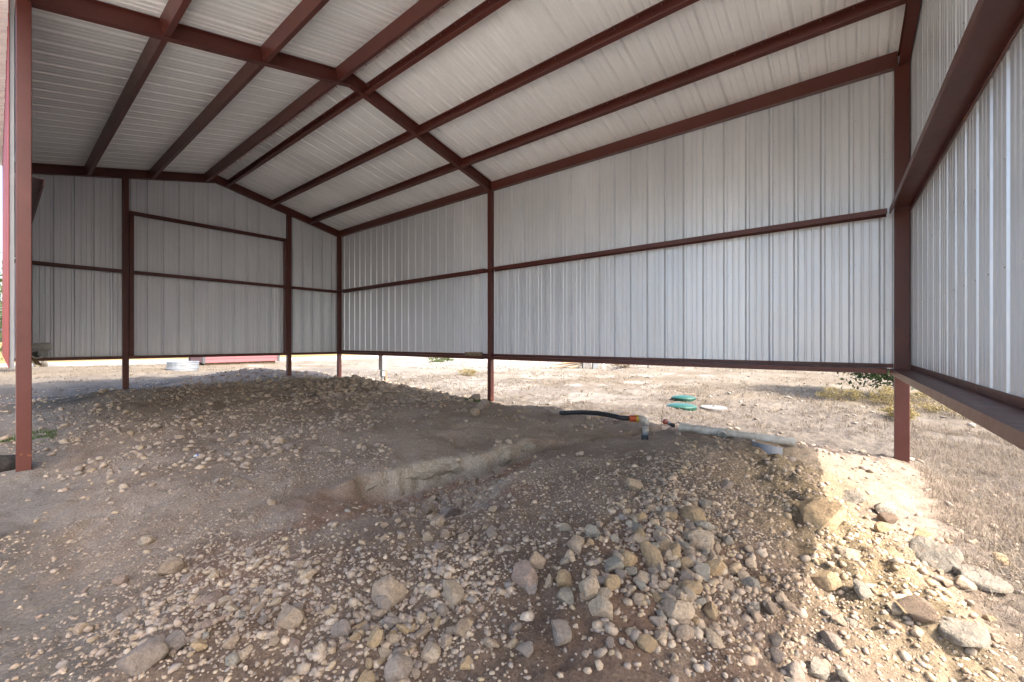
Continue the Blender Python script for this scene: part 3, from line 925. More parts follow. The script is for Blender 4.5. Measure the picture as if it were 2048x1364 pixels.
# individual rocks
def ledge_stones():
    for k, x in enumerate(np.linspace(2.15, 4.2, 11)):
        yf_ = float(np.interp(x, FX, FY))
        V, T = rock_shape(3, 700 + k, 16, 0.75, 0.05, 0.98)
        V *= (1 + 0.03 * np.random.default_rng(k + 50).normal(size=len(V)))[:, None]
        me = np_mesh('ledge_stone', V, T, 3, True); me.set_sharp_from_angle(angle=R(38)); me.materials.append(M['rock'])
        o = link('ledge_stone', me, None, ground)
        o.scale = (rng.uniform(0.13, 0.19), rng.uniform(0.07, 0.09), rng.uniform(0.07, 0.11))
        o.location = (x, yf_ + 0.015, float(height(x, yf_ + 0.3, False)) - rng.uniform(0.10, 0.14))
        o.rotation_euler = (rng.normal(0, 0.1), rng.normal(0, 0.08), math.atan2(-0.28, 2.0) + rng.normal(0, 0.1))
        j = rng.uniform(0.85, 1.05); o.color = (0.50 * j, 0.43 * j, 0.34 * j, 1)
ledge_stones()
rock_me = []
for k in range(14):
    V, T = rock_shape(3, 300 + k, 12 if k % 2 else 17, 0.75, 0.035, 0.95 if k % 2 else 0.99)
    V *= (1 + 0.035 * np.random.default_rng(k).normal(size=len(V)))[:, None]
    me = np_mesh('rock', V, T, 3, True); me.set_sharp_from_angle(angle=R(38)); me.materials.append(M['rock']); rock_me.append(me)
slab_me = []
for k in range(4):
    g_ = np.random.default_rng(400 + k)
    npt = 9; an = np.sort(g_.uniform(0, 2 * np.pi, npt)) ; an = an * 0.4 + np.linspace(0, 2 * np.pi, npt, endpoint=False) * 0.6
    rad_ = g_.uniform(0.62, 1.0, npt)
    na = 48; aa = np.linspace(0, 2 * np.pi, na, endpoint=False)
    rr_ = np.interp(aa, np.concatenate([an - 2 * np.pi, an, an + 2 * np.pi]), np.tile(rad_, 3)) * (1 + g_.normal(0, 0.02, na))
    V, T = [], []
    prof_ = [(1.0, -0.14), (1.02, -0.02), (0.97, 0.05), (0.90, 0.085), (0.72, 0.095), (0.5, 0.1), (0.25, 0.1)]
    for f_, z_ in prof_:
        V += [(f_ * r_ * math.cos(a_), 0.72 * f_ * r_ * math.sin(a_), z_ + 0.03 * math.sin(3 * a_ + k) * f_ + g_.normal(0, 0.008)) for a_, r_ in zip(aa, rr_)]
    V.append((0, 0, 0.1))
    for i_ in range(len(prof_) - 1):
        for j_ in range(na):
            p_, q_ = i_ * na + j_, i_ * na + (j_ + 1) % na
            T += [(p_, q_, q_ + na), (p_, q_ + na, p_ + na)]
    b_ = (len(prof_) - 1) * na
    T += [(b_ + j_, b_ + (j_ + 1) % na, len(V) - 1) for j_ in range(na)]
    V, T = np.array(V), np.array(T)
    me = np_mesh('slab', V, T, 3, False); me.materials.append(M['rock']); slab_me.append(me)
CREAM, TAN, GREY, YEL, PINK, BROWN, WHITE, DARK = (0.60, 0.465, 0.33), (0.49, 0.37, 0.265), (0.37, 0.30, 0.245), (0.56, 0.395, 0.225), (0.42, 0.30, 0.23), (0.25, 0.18, 0.125), (0.40, 0.355, 0.285), (0.06, 0.055, 0.05)
def rock(x, y_, size, col, label, k=None, flat=1.0, group=None, sink=0.22, slab=False, rz=None, name='rock'):
    ms = slab_me if slab else rock_me
    me = ms[(k if k is not None else rng.integers(0, 99)) % len(ms)]
    o = link(name, me, None)
    o.location = (x, y_, hz(x, y_) + size * sink * flat * (0.4 if slab else 1))
    o.scale = (size, size * rng.uniform(0.85, 1.1), size * flat * rng.uniform(0.9, 1.15))
    o.rotation_euler = (rng.normal(0, 0.15), rng.normal(0, 0.15), rng.uniform(0, 6.28) if rz is None else rz)
    j = rng.uniform(0.88, 1.12)
    o.color = (col[0] * j, col[1] * j, col[2] * j, 1)
    return tag(o, label, 'rock', group)
BIG = [
 (905, 1200, 62, CREAM, 'squarish cream rock alone in the gravel at the centre foreground'),
 (778, 1205, 66, TAN, 'broad tan rock left of the squarish cream one'),
 (790, 1256, 48, GREY, 'grey-tan rock just below the broad tan rock'),
 (1050, 1165, 52, PINK, 'smooth beige rock leaning against a taller tan rock, centre right'),
 (1072, 1132, 46, TAN, 'taller tan rock behind the smooth beige rock'),
 (1062, 1184, 34, GREY, 'small slate-grey stone under the smooth beige rock'),
 (425, 1205, 56, PINK, 'pinkish wedge-shaped rock in the left foreground gravel'),
 (580, 1247, 58, TAN, 'oval tan rock lying flat between the two foreground gravel patches'),
 (345, 1142, 44, TAN, 'layered tan rock at the top of the left gravel patch'),
 (296, 1086, 30, CREAM, 'small rounded cream stone above the left gravel patch'),
 (285, 1338, 84, GREY, 'large rough grey rock at the bottom left edge'),
 (350, 1294, 52, GREY, 'grey-brown rock above the large rough grey one'),
 (398, 1302, 32, YEL, 'small ochre-yellow rock in the left gravel'),
 (800, 1352, 64, GREY, 'grey rock cut by the bottom edge left of centre'),
 (1120, 1285, 60, GREY, 'tall grey rock half sunk in red-brown dirt'),
 (685, 1268, 42, GREY, 'grey stone at the right end of the gravel patch'),
 (985, 1295, 36, TAN, 'small tan rock left of the half-sunk grey rock'),
 (1295, 1298, 34, YEL, 'ochre stone alone on dirt near the bottom right of centre'),
 (1302, 1124, 50, YEL, 'ochre rock with a white cap in the cobble heap'),
 (1340, 1122, 36, CREAM, 'tall cream cobble beside the white-capped ochre rock'),
 (1377, 1190, 52, YEL, 'bulky ochre rock low on the right of the cobble heap'),
 (1352, 1228, 70, CREAM, 'long knobbly cream rock at the foot of the cobble heap'),
 (1388, 1046, 46, YEL, 'wide ochre rock at the top of the cobble heap'),
 (1408, 1094, 58, CREAM, 'long cream rock lying across the upper cobble heap'),
 (1425, 1122, 38, CREAM, 'pitted cream rock below the long cream one'),
 (1385, 1078, 40, CREAM, 'pale angular rock under the wide ochre one'),
 (1270, 980, 38, CREAM, 'lone cream rock on the smooth mound above the cobble heap'),
 (1452, 978, 34, GREY, 'grey-white rock high on the right mound'),
 (905, 1031, 42, GREY, 'flat grey stone on the floor of the dug trench'),
 (855, 1024, 26, TAN, 'tan stone beside the flat grey stone in the trench'),
 (925, 1078, 28, TAN, 'squat tan stone on the near lip of the trench'),
 (985, 1077, 26, GREY, 'oval grey stone on the near lip of the trench'),
 (880, 1100, 24, GREY, 'small grey stone below the near lip of the trench'),
 (1640, 1052, 96, YEL, 'big angular ochre rock on the yellow soil ridge'),
 (1700, 1120, 46, CREAM, 'cream rock on the yellow soil below the big ochre rock'),
 (1650, 1170, 60, YEL, 'lumpy ochre rock at the left foot of the yellow ridge'),
 (1845, 1080, 34, YEL, 'bright ochre rock on the edge of the dry grass'),
 (1772, 1030, 44, WHITE, 'pale rounded rock where the slope meets dry grass'),
 (1775, 1050, 34, BROWN, 'brown rock next to the pale rounded one'),
 (1770, 1075, 36, YEL, 'flat ochre rock above the big pale slab'),
 (1842, 1262, 58, BROWN, 'brown oblong rock in yellow dirt, lower right'),
 (1662, 1292, 48, GREY, 'grey-cream wedge rock at the lower right of the gravel'),
 (1632, 1352, 44, WHITE, 'white angular rock at the bottom edge right of centre'),
 (1590, 1355, 46, GREY, 'grey pitted rock at the bottom edge right of centre'),
 (1550, 1315, 40, GREY, 'grey knobbly rock near the bottom right of centre'),
 (1490, 1165, 34, CREAM, 'cream rock at the right fringe of the cobble heap'),
 (480, 970, 30, GREY, 'dull grey rock on the left slope under the post'),
 (545, 1010, 22, TAN, 'pale tan stone beside the dug clay'),
 (575, 895, 30, GREY, 'grey flat stone half-way up the left slope'),
]
for i, (px_, py_, wpx, col, lab) in enumerate(BIG):
    x, y_, z, t = ground_at(px_, py_)
    rock(x, y_, wpx / F * t / 2 * 1.05, col, lab, k=i, flat=1.0)
SLABS = [(1862, 1122, 150, WHITE, 'big flat pale slab at the edge of the dry grass', 0.9), (1950, 1110, 110, GREY, 'grey layered slab behind the big pale slab', 0.9),
         (1960, 1165, 120, WHITE, 'pale split slab by the right edge of the dry grass', 0.8), (1930, 1300, 130, WHITE, 'bright white slab near the bottom right corner', 0.6),
         (2015, 1240, 90, GREY, 'small grey slab cut by the right edge', 0.5), (1700, 1000, 80, WHITE, 'thin pale slab on the upper right slope', 0.7)]
for i, (px_, py_, wpx, col, lab, rz_) in enumerate(SLABS):
    x, y_, z, t = ground_at(px_, py_)
    col = tuple(c_ * 0.66 for c_ in col)
    rock(x, y_, wpx / F * t / 2, col, lab, k=i, slab=True, flat=1.0, rz=-0.9 + rz_, name='stone_slab')
# cobbles told apart only by where they lie
CNAME = {CREAM: 'cream', TAN: 'tan', GREY: 'grey', YEL: 'ochre', PINK: 'pinkish', BROWN: 'brown', WHITE: 'whitish'}
def cobbles(n_, pts_fn, sz, pal, label, group):
    made = 0; placed = []
    while made < n_:
        px_, py_ = pts_fn()
        x, y_, z, t = ground_at(px_, py_)
        s_ = float(np.clip(np.exp(rng.normal(math.log(sz), 0.35)), sz * 0.5, sz * 2.0)) * (t / 2.6) ** 0.25
        if any((x - a) ** 2 + (y_ - b) ** 2 < (0.6 * (s_ + c_)) ** 2 for a, b, c_ in placed): 
            if rng.uniform() < 0.9: continue
        placed.append((x, y_, s_))
        c_ = pal[rng.integers(0, len(pal))]
        rel = s_ / (sz * (t / 2.6) ** 0.25)
        rock(x, y_, s_, c_, ('large ' if rel > 1.25 else 'small ' if rel < 0.8 else 'middling ') + CNAME[c_] + ' ' + label, group=group, sink=0.3, name='cobble')
        made += 1
cobbles(110, lambda: (rng.normal(1330, 95), rng.normal(1145, 65)), 0.036, [CREAM, CREAM, YEL, TAN, WHITE, GREY], 'cobble in the stone heap right of centre', 'cobbles of the heap right of centre')
cobbles(50, lambda: (rng.normal(480, 130), rng.normal(1235, 60)), 0.027, [TAN, CREAM, GREY, PINK, WHITE], 'cobble in the left foreground gravel patch', 'cobbles of the left gravel patch')
cobbles(45, lambda: (rng.normal(800, 90), rng.normal(1290, 45)), 0.033, [TAN, CREAM, GREY, YEL], 'cobble at the bottom left of centre', 'cobbles at the bottom left of centre')
cobbles(50, lambda: (rng.uniform(745, 1015), rng.uniform(985, 1095)), 0.026, [TAN, GREY, CREAM], 'stone lying in the dug trench', 'stones in the trench')
cobbles(28, lambda: (rng.uniform(1480, 2020), rng.normal(1250, 70)), 0.035, [CREAM, YEL, WHITE, TAN], 'stone on the sunny yellow slope', 'stones on the yellow slope')
cobbles(22, lambda: (rng.uniform(620, 980), rng.normal(815, 22)), 0.048, [GREY, TAN, GREY], 'rubble stone on the rise at the back', 'rubble stones on the rise at the back')

# ------------------------------------------------------------------ VEGETATION
def blades(name, X, Y, H, mat, label, cat, spread=0.5, width=0.004, nper=9, col=None, kind='stuff'):
    n_ = len(X) * nper
    bx = np.repeat(X, nper) + rng.normal(0, 0.03, n_); by = np.repeat(Y, nper) + rng.normal(0, 0.03, n_)
    h_ = np.repeat(H, nper) * rng.uniform(0.5, 1.1, n_)
    bz = height(bx, by) - 0.01
    a = rng.uniform(0, 2 * np.pi, n_); sp_ = rng.uniform(0.1, 1.0, n_) * spread
    dx, dy = np.cos(a) * sp_ * h_, np.sin(a) * sp_ * h_
    wx, wy = -np.sin(a) * width, np.cos(a) * width
    P0 = np.stack([bx - wx, by - wy, bz], 1); P1 = np.stack([bx + wx, by + wy, bz], 1)
    P2 = np.stack([bx + dx * 0.35 + wx * 0.7, by + dy * 0.35 + wy * 0.7, bz + h_ * 0.6], 1)
    P3 = np.stack([bx + dx * 0.35 - wx * 0.7, by + dy * 0.35 - wy * 0.7, bz + h_ * 0.6], 1)
    P4 = np.stack([bx + dx, by + dy, bz + h_ * (1 - 0.35 * sp_)], 1)
    V = np.stack([P0, P1, P2, P3, P4], 1).reshape(-1, 3)
    o5 = (np.arange(n_) * 5)[:, None]
    T = np.concatenate([o5 + np.array([0, 1, 2]), o5 + np.array([0, 2, 3]), o5 + np.array([3, 2, 4])])
    me = np_mesh(name, V, T, 3)
    set_col(me, np.repeat(rng.uniform(0, 1, n_), 5))
    return tag(link(name, me, M[mat]), label, cat, kind=kind)
def region(n_, x0, x1, y0, y1, thr, s, sc=0.8):
    X = rng.uniform(x0, x1, n_); Y = rng.uniform(y0, y1, n_)
    k = fbm(X * sc, Y * sc, s, 3) > thr
    return X[k], Y[k]
X, Y = region(9000, 7.25, 16, -5, 13, -0.08, 81)
blades('dead_grass', X, Y, rng.uniform(0.03, 0.11, len(X)), 'grass_dry', 'short dead grass over the ground beyond the long wall', 'grass', 0.9, 0.0028, 9)
X, Y = region(7000, 3.0, 11, -4.5, -0.55, -0.2, 83)
blades('dry_weeds', X, Y, rng.uniform(0.05, 0.2, len(X)), 'grass_dry', 'wiry dry weeds outside the near end wall', 'weeds', 2.2, 0.0018, 10)
X, Y = region(5200, 8, 30, -6, 22, 0.02, 91, 0.5)
blades('grass_tufts', X, Y, rng.uniform(0.04, 0.16, len(X)), 'grass_dry', 'straw-coloured grass tufts dotted over the yard beyond the long wall', 'grass', 1.0, 0.004, 9)
X, Y = region(3500, -8, 7, 14.5, 28, 0.0, 85)
blades('dead_grass', X, Y, rng.uniform(0.03, 0.12, len(X)), 'grass_dry', 'short dead grass beyond the far end wall', 'grass', 0.9, 0.004, 7)
X = np.concatenate([rng.normal(q[0], 0.10, 25) for q in ((6.55, 6.05), (6.35, 5.85), (6.1, 5.75), (5.85, 5.75))]); Y = np.concatenate([rng.normal(q[1], 0.08, 25) for q in ((6.55, 6.05), (6.35, 5.85), (6.1, 5.75), (5.85, 5.75))])
blades('green_weeds', X, Y, rng.uniform(0.03, 0.09, len(X)), 'grass_green', 'low green weeds on the dirt rise in front of the middle post', 'weeds', 1.0, 0.006, 8)
X, Y = region(420, -0.5, 0.5, 7.4, 9.0, 0.0, 87)
blades('green_grass', X, Y, rng.uniform(0.03, 0.09, len(X)), 'grass_green', 'patch of green grass behind the near left post', 'grass', 0.9, 0.005, 8)

def leaf_cloud(center, rad, n_, size, seed, droop=0.0):
    g = np.random.default_rng(seed)
    # clumps spread through the volume
    nc = max(8, n_ // 55)
    cl = g.normal(size=(nc, 3)); cl /= np.linalg.norm(cl, axis=1)[:, None]
    cl *= (g.uniform(0.25, 1.0, nc) ** 0.5)[:, None]
    cr = g.uniform(0.14, 0.32, nc)
    w_ = g.integers(0, nc, n_)
    P = cl[w_] + g.normal(size=(n_, 3)) * cr[w_, None] * 0.6
    P = P * np.array(rad) + np.array(center)
    d1 = g.normal(size=(n_, 3)); d1 /= np.linalg.norm(d1, axis=1)[:, None]
    d2 = np.cross(d1, g.normal(size=(n_, 3))); d2 /= np.linalg.norm(d2, axis=1)[:, None]
    s_ = size * g.uniform(0.6, 1.4, n_)[:, None]
    V = np.stack([P - d1 * s_, P + d2 * s_ * 0.45, P + d1 * s_, P - d2 * s_ * 0.45], 1).reshape(-1, 3)
    Fq = np.arange(n_ * 4).reshape(-1, 4)
    col = np.repeat(np.clip(g.uniform(0, 1, nc)[w_] * 0.7 + g.uniform(0, 0.4, n_), 0, 1), 4)
    return V, Fq, col
def tree(name, x, y_, hgt, rad, label, cat, mat, seed, n_=4000, leaf=0.05, crown_z=0.6, rz=None, trunks=1, lean=0.15, group=None, trunk_r=0.09):
    g = random.Random(seed)
    z0 = hz(x, y_)
    root = empty(name, (x, y_, z0), label, cat, group)
    bm = bmesh.new()
    for k in range(trunks):
        a = g.uniform(0, 6.28); q = Vector((0.18 * math.cos(a), 0.18 * math.sin(a), -0.15)) if trunks > 1 else Vector((0, 0, -0.15))
        pts = [q]; rr = [trunk_r]
        dirv = Vector((math.cos(a) * lean, math.sin(a) * lean, 1)).normalized()
        for j in range(5):
            dirv = (dirv + Vector((g.uniform(-.18, .18), g.uniform(-.18, .18), 0.0))).normalized()
            q = q + dirv * hgt * crown_z * 0.28
            pts.append(q.copy()); rr.append(trunk_r * (1 - 0.15 * (j + 1)))
        tube(bm, pts, rr, 8)
        for b in range(5):
            s_ = pts[2 + b % 3]; e_ = s_ + Vector((g.uniform(-1, 1) * rad[0] * 0.8, g.uniform(-1, 1) * rad[1] * 0.8, g.uniform(0.2, 0.9) * rad[2]))
            mid = (s_ + e_) / 2 + Vector((0, 0, -0.08))
            tube(bm, [s_, mid, e_], [trunk_r * 0.45, trunk_r * 0.3, trunk_r * 0.1], 6)
    obj('trunk', bm, M['bark'], root, True)
    V, Fq, col = leaf_cloud((0, 0, hgt * crown_z + rad[2] * 0.35), rad, n_, leaf, seed)
    me = np_mesh('crown', V, Fq, 4); set_col(me, col)
    link('crown', me, M[mat], root)
    return root
tree('juniper_tree', 16.1, -0.95, 2.0, (1.8, 1.6, 1.5), 'dark green juniper with low hanging boughs behind the right corner post', 'tree', 'leaf_dark', 11, 15000, 0.06, 0.66)
tree('small_tree', 1.5, 29.0, 2.6, (1.3, 1.3, 1.1), 'small bare-legged tree with pale forked trunks in front of the far road', 'tree', 'leaf_mid', 12, 3500, 0.06, 0.75, trunks=3, lean=0.35, trunk_r=0.11)
tree('roadside_tree', -0.6, 24.0, 3.2, (1.6, 1.6, 1.9), 'leafy green tree seen past the left post', 'tree', 'leaf_mid', 13, 6000, 0.07, 0.55)
tree('roadside_tree', -3.2, 44.0, 4.2, (2.6, 2.4, 2.4), 'darker tree farther back at the left edge', 'tree', 'leaf_dark', 14, 5000, 0.1, 0.55)
tree('roadside_tree', 3.5, 52.0, 4.0, (2.6, 2.4, 2.2), 'far tree across the road behind the end wall', 'tree', 'leaf_dark', 15, 4000, 0.1, 0.55)

def bush(name, x, y_, rad, label, mat, seed, n_=1600, leaf=0.025, group=None, cat='bush'):
    z0 = hz(x, y_)
    root = empty(name, (x, y_, z0), label, cat, group)
    bm = bmesh.new(); g = random.Random(seed)
    for k in range(9):
        e_ = Vector((g.uniform(-1, 1) * rad[0] * 0.7, g.uniform(-1, 1) * rad[1] * 0.7, rad[2] * g.uniform(0.8, 1.5)))
        tube(bm, [Vector((0, 0, -0.05)), e_ * 0.5 + Vector((0, 0, 0.03)), e_], [0.006, 0.004, 0.002], 5)
    obj('stem', bm, M['twig'], root)
    V, Fq, col = leaf_cloud((0, 0, rad[2] * 0.85), rad, n_, leaf, seed)
    V[:, 2] = np.maximum(V[:, 2], 0.0)
    me = np_mesh('foliage', V, Fq, 4); set_col(me, col)
    link('foliage', me, M[mat], root)
    return root
for i, (px_, py_, rx, rz_, lab) in enumerate([
    (1860, 822, 0.62, 0.24, 'yellow broomweed right of the corner post, under the end-wall shelf'), (1955, 838, 0.5, 0.22, 'yellow-green broomweed farthest right under the end-wall shelf'),
    (1772, 808, 0.42, 0.22, 'tan-yellow broomweed just left of the corner post'), (1680, 800, 0.5, 0.18, 'low yellow broomweed well left of the corner post'),
    (935, 752, 0.35, 0.16, 'pale tan weed clump left of the middle post'), (1800, 838, 0.3, 0.14, 'small rusty weed at the foot of the corner post')]):
    x, y_, z, t = ground_at(px_, py_)
    bush('broomweed', x, y_, (rx, rx, rz_), lab, 'leaf_yellow', 30 + i, 2600, 0.016)
x, y_, z, t = ground_at(882, 724)
bush('green_shrub', x, y_, (1.1, 0.5, 0.3), 'low bright green shrub far out beyond the long wall', 'leaf_mid', 41, 1500, 0.05)

# ------------------------------------------------------------------ THINGS INSIDE AND AROUND
# white drain pipe with couplings
def gp(px_, py_, dz=0.0):
    x, y_, z, t = ground_at(px_, py_)
    return Vector((x, y_, z + dz))
a = gp(1360, 868, 0.095); b = gp(1590, 899, 0.085)
root = empty('drain_pipe', (a + b) / 2 - Vector((0, 0, 0.07)), 'long white plastic drain pipe with couplings lying on the mound edge', 'pipe')
inv = Matrix.Translation(-root.location)
def cp(name, bm, mat, root, smooth=False):
    bm.transform(Matrix.Translation(-root.location))
    return obj(name, bm, mat, root, smooth)
d = (b - a).normalized(); L = (b - a).length
bm = bmesh.new(); pipe_shell(bm, a, b, 0.050, 0.044); cp('tube', bm, M['pvc'], root, False)
for f0, f1, rr in ((0.0, 0.10, 0.059), (0.17, 0.28, 0.059), (0.36, 0.44, 0.061)):
    bm = bmesh.new(); pipe_shell(bm, a + d * L * f0 - d * 0.01, a + d * L * f1, rr, 0.0505); cp('coupling', bm, M['pvc'], root)
bm = bmesh.new(); pipe_shell(bm, a + d * L * 0.40, a + d * L * 0.40 + Vector((-0.10, -0.02, -0.02)), 0.05, 0.044); cp('branch_stub', bm, M['pvc'], root)
# grey cut ring
q = gp(1534, 905)
bm = bmesh.new()
seg = 20; R4 = []
for k in range(seg + 1):
    th = R(-60) + R(255) * k / seg
    ct_, st_ = math.cos(th), math.sin(th)
    hh = 0.12 - 0.045 * (k / seg)
    R4.append([bm.verts.new((0.14 * ct_, 0.14 * st_, 0)), bm.verts.new((0.14 * ct_, 0.14 * st_, hh)), bm.verts.new((0.132 * ct_, 0.132 * st_, hh)), bm.verts.new((0.132 * ct_, 0.132 * st_, 0))])
for k in range(seg):
    for j in range(4):
        bm.faces.new((R4[k][j], R4[k + 1][j], R4[k + 1][(j + 1) % 4], R4[k][(j + 1) % 4]))
bm.faces.new(R4[0]); bm.faces.new(R4[-1][::-1])
o = obj('pipe_ring', bm, M['pvc_grey']); o.location = q + Vector((0, 0, -0.01)); o.rotation_euler = (0.12, -0.1, 2.2)
tag(o, 'cut grey plastic pipe ring lying against the white drain pipe', 'pipe ring')
# riser with elbow, black hose and its couplers
q = gp(1291, 868)
root = empty('riser_pipe', q - Vector((0, 0, 0.05)), 'short white upright pipe with elbow standing at the trench outlet', 'pipe')
bm = bmesh.new(); tube(bm, [(0, 0, -0.08), (0, 0, 0.20)], 0.045, 20); obj('tube', bm, M['pvc'], root, True)
bm = bmesh.new()
tube(bm, [(0, 0, 0.18), (0, 0, 0.235), (-0.012, 0.015, 0.262), (-0.035, 0.045, 0.275), (-0.055, 0.09, 0.275)], 0.052, 20); obj('elbow', bm, M['pvc'], root, True)
for zz in (0.06, 0.175):
    bm = bmesh.new(); pipe_shell(bm, (0, 0, zz), (0, 0, zz + 0.008), 0.0475, 0.044); obj('band', bm, M['darkmetal'], root)
h0 = q + Vector((-0.055, 0.09, 0.225)); hd = Vector((-0.08, 0.12, 0)).normalized()
e1 = gp(1120, 830, 0.05)
root = empty('drain_hose', (h0 + e1) / 2 - Vector((0, 0, 0.2)), 'black corrugated hose with orange coupler running from the white elbow', 'hose')
bm = bmesh.new()
pts = [h0 + hd * 0.10, h0 + hd * 0.22 + Vector((0.02, 0.03, 0.0))]
e0 = pts[-1]
for k in range(1, 60):
    f_ = k / 59
    pts.append(e0.lerp(e1, f_) + Vector((0.10 * math.sin(f_ * 3.1), 0.0, 0.03 * math.sin(f_ * 3.14) - 0.02 * f_)))
rr = [0.036 + 0.003 * (k % 2) for k in range(len(pts))]
tube(bm, pts, rr, 14); cp('tube', bm, M['black'], root, True)
bm = bmesh.new(); pipe_shell(bm, h0 + hd * 0.035, h0 + hd * 0.13, 0.05, 0.040); cp('coupler', bm, M['orange'], root)
bm = bmesh.new(); pipe_shell(bm, h0 + hd * 0.0, h0 + hd * 0.035, 0.060, 0.0535); cp('collar', bm, M['yellowp'], root)
# board and block under the hose
q0, q1 = gp(1178, 836), gp(1252, 842)
o = bmesh.new(); dv = (q1 - q0); ln = dv.length
box(o, (-ln / 2, -0.07, 0), (ln / 2, 0.07, 0.032), 0.003)
ob = obj('plank', o, M['wood']); mid = (q0 + q1) / 2
ob.location = (mid.x, mid.y, max(hz(*q0.xy), hz(*q1.xy), hz(*mid.xy)) + 0.005); ob.rotation_euler.z = math.atan2(dv.y, dv.x)
tag(ob, 'weathered plank lying under the black hose', 'plank')
# orange-tipped fitting
q = gp(1336, 860, 0.085)
root = empty('spigot_fitting', q - Vector((0, 0, 0.03)), 'orange-tipped black fitting at the left end of the white drain pipe', 'fitting')
dd = (a - q).normalized()
bm = bmesh.new(); tube(bm, [(-0.12 * dd.x, -0.12 * dd.y, 0.045), (0.05 * dd.x, 0.05 * dd.y, 0.05)], [0.033, 0.020], 14); obj('tip', bm, M['orange'], root, True)
bm = bmesh.new(); pipe_shell(bm, (-0.15 * dd.x, -0.15 * dd.y, 0.043), (-0.11 * dd.x, -0.11 * dd.y, 0.045), 0.042, 0.02); obj('flange', bm, M['orange'], root)
bm = bmesh.new(); tube(bm, [(0.04 * dd.x, 0.04 * dd.y, 0.05), (0.24 * dd.x, 0.24 * dd.y, 0.06)], [0.022, 0.03], 12); obj('tail', bm, M['black'], root, True)
# black drain grate block
q = gp(1290, 879)
bm = bmesh.new(); box(bm, (-0.05, -0.04, 0), (0.05, 0.04, 0.07), 0.006)
root = empty('drain_block', q, 'small black plastic block with holes at the trench outlet', 'block')
obj('body', bm, M['black'], root)
for k in range(2):
    for j in range(2):
        bm = bmesh.new(); box(bm, (-0.053, -0.028 + 0.03 * k, 0.012 + 0.028 * j), (-0.0495, -0.004 + 0.03 * k, 0.034 + 0.028 * j)); obj('cell', bm, M['darkmetal'], root)
root.rotation_euler.z = 0.25
# dry sapling
q = gp(1322, 858)
bm = bmesh.new()
tube(bm, [(0, 0, -0.03), (0.01, 0.0, 0.12), (0.0, -0.02, 0.25), (0.03, -0.03, 0.38)], [0.004, 0.0035, 0.003, 0.0015], 6)
for zz, dx, dy in ((0.14, 0.05, 0.04), (0.2, -0.05, 0.02), (0.26, 0.06, -0.02), (0.31, -0.04, -0.05)):
    tube(bm, [(0.005, -0.01, zz), (dx * 0.6, dy * 0.6, zz + 0.03), (dx, dy, zz + 0.07)], [0.0022, 0.0016, 0.001], 5)
o = obj('dead_sapling', bm, M['twig']); o.location = q
tag(o, 'thin leafless sapling beside the orange fitting', 'sapling')
# stick in the trench
q = gp(556, 1012)
bm = bmesh.new(); tube(bm, [(0, 0, -0.01), (0.05, 0.03, 0.06), (0.09, 0.06, 0.13)], [0.005, 0.004, 0.003], 6)
o = obj('stick', bm, M['twig']); o.location = q; tag(o, 'thin dry stick poking out of the dug clay', 'stick')
# septic lids
def lid(px_, py_, lab, dia, hgt):
    q = gp(px_, py_)
    root = empty('septic_lid', (q.x, q.y, hz(q.x, q.y) - 0.02), lab, 'lid', 'green septic lids')
    r_ = dia / 2
    bm = bmesh.new(); lathe(bm, [(r_ * 0.97, 0), (r_ * 0.97, hgt)], 40); obj('skirt', bm, M['green'], root)
    for k in range(22):
        bm = bmesh.new(); box(bm, (r_ * 0.96, -0.008, 0.01), (r_ * 1.01, 0.008, hgt - 0.01), 0.002, Matrix.Rotation(k * 2 * math.pi / 22, 4, 'Z')); obj('rib', bm, M['green'], root)
    bm = bmesh.new(); lathe(bm, [(r_ * 1.0, hgt), (r_ * 1.02, hgt + 0.012), (r_ * 0.99, hgt + 0.026), (r_ * 0.7, hgt + 0.055), (r_ * 0.3, hgt + 0.07), (0.01, hgt + 0.073)], 40); obj('dome', bm, M['green'], root, True)
lid(1363, 818, 'nearer of the two green ribbed septic lids out in the grass', 0.62, 0.075)
lid(1367, 799, 'farther of the two green septic lids, partly behind the other', 0.56, 0.05)
q = gp(1427, 819)
root = empty('inspection_cover', (q.x, q.y, hz(q.x, q.y) - 0.02), 'round grey concrete lid in the grass right of the green lids', 'lid')
bm = bmesh.new(); lathe(bm, [(0.27, 0), (0.27, 0.06), (0.255, 0.075), (0.01, 0.078)], 36); obj('disc', bm, M['concrete'], root)
bm = bmesh.new(); tube(bm, [(-0.05, 0, 0.07), (-0.04, 0, 0.11), (0.04, 0, 0.11), (0.05, 0, 0.07)], 0.006, 6); obj('lift_ring', bm, M['darkmetal'], root)
# electrical pedestal
q = gp(765, 776)
d_ = ray(765, 776); t_ = 7.62 / d_.x; px0, py0 = 7.62, d_.y * t_
root = empty('utility_pedestal', (px0, py0, hz(px0, py0)), 'grey electrical box on a post outside the long wall', 'electrical box')
bm = bmesh.new(); box(bm, (-0.07, -0.11, 0.42), (0.07, 0.11, 1.15), 0.008); obj('enclosure', bm, M['greymetal'], root)
bm = bmesh.new(); box(bm, (-0.075, -0.085, 0.46), (-0.0715, 0.085, 1.08), 0.0008); obj('door', bm, M['greymetal'], root)
bm = bmesh.new(); box(bm, (-0.05, -0.07, 0.22), (0.05, 0.07, 0.405), 0.006); obj('lower_box', bm, M['greymetal'], root)
for yy in (-0.03, 0.035):
    bm = bmesh.new(); tube(bm, [(0, yy, -0.1), (0, yy, 0.23)], 0.022, 12); obj('conduit', bm, M['greymetal'], root, True)
bm = bmesh.new(); tube(bm, [(-0.02, -0.06, 0.24), (-0.03, -0.10, 0.12), (-0.03, -0.12, 0.03), (-0.02, -0.09, -0.02)], 0.008, 8); obj('cable', bm, M['black'], root, True)
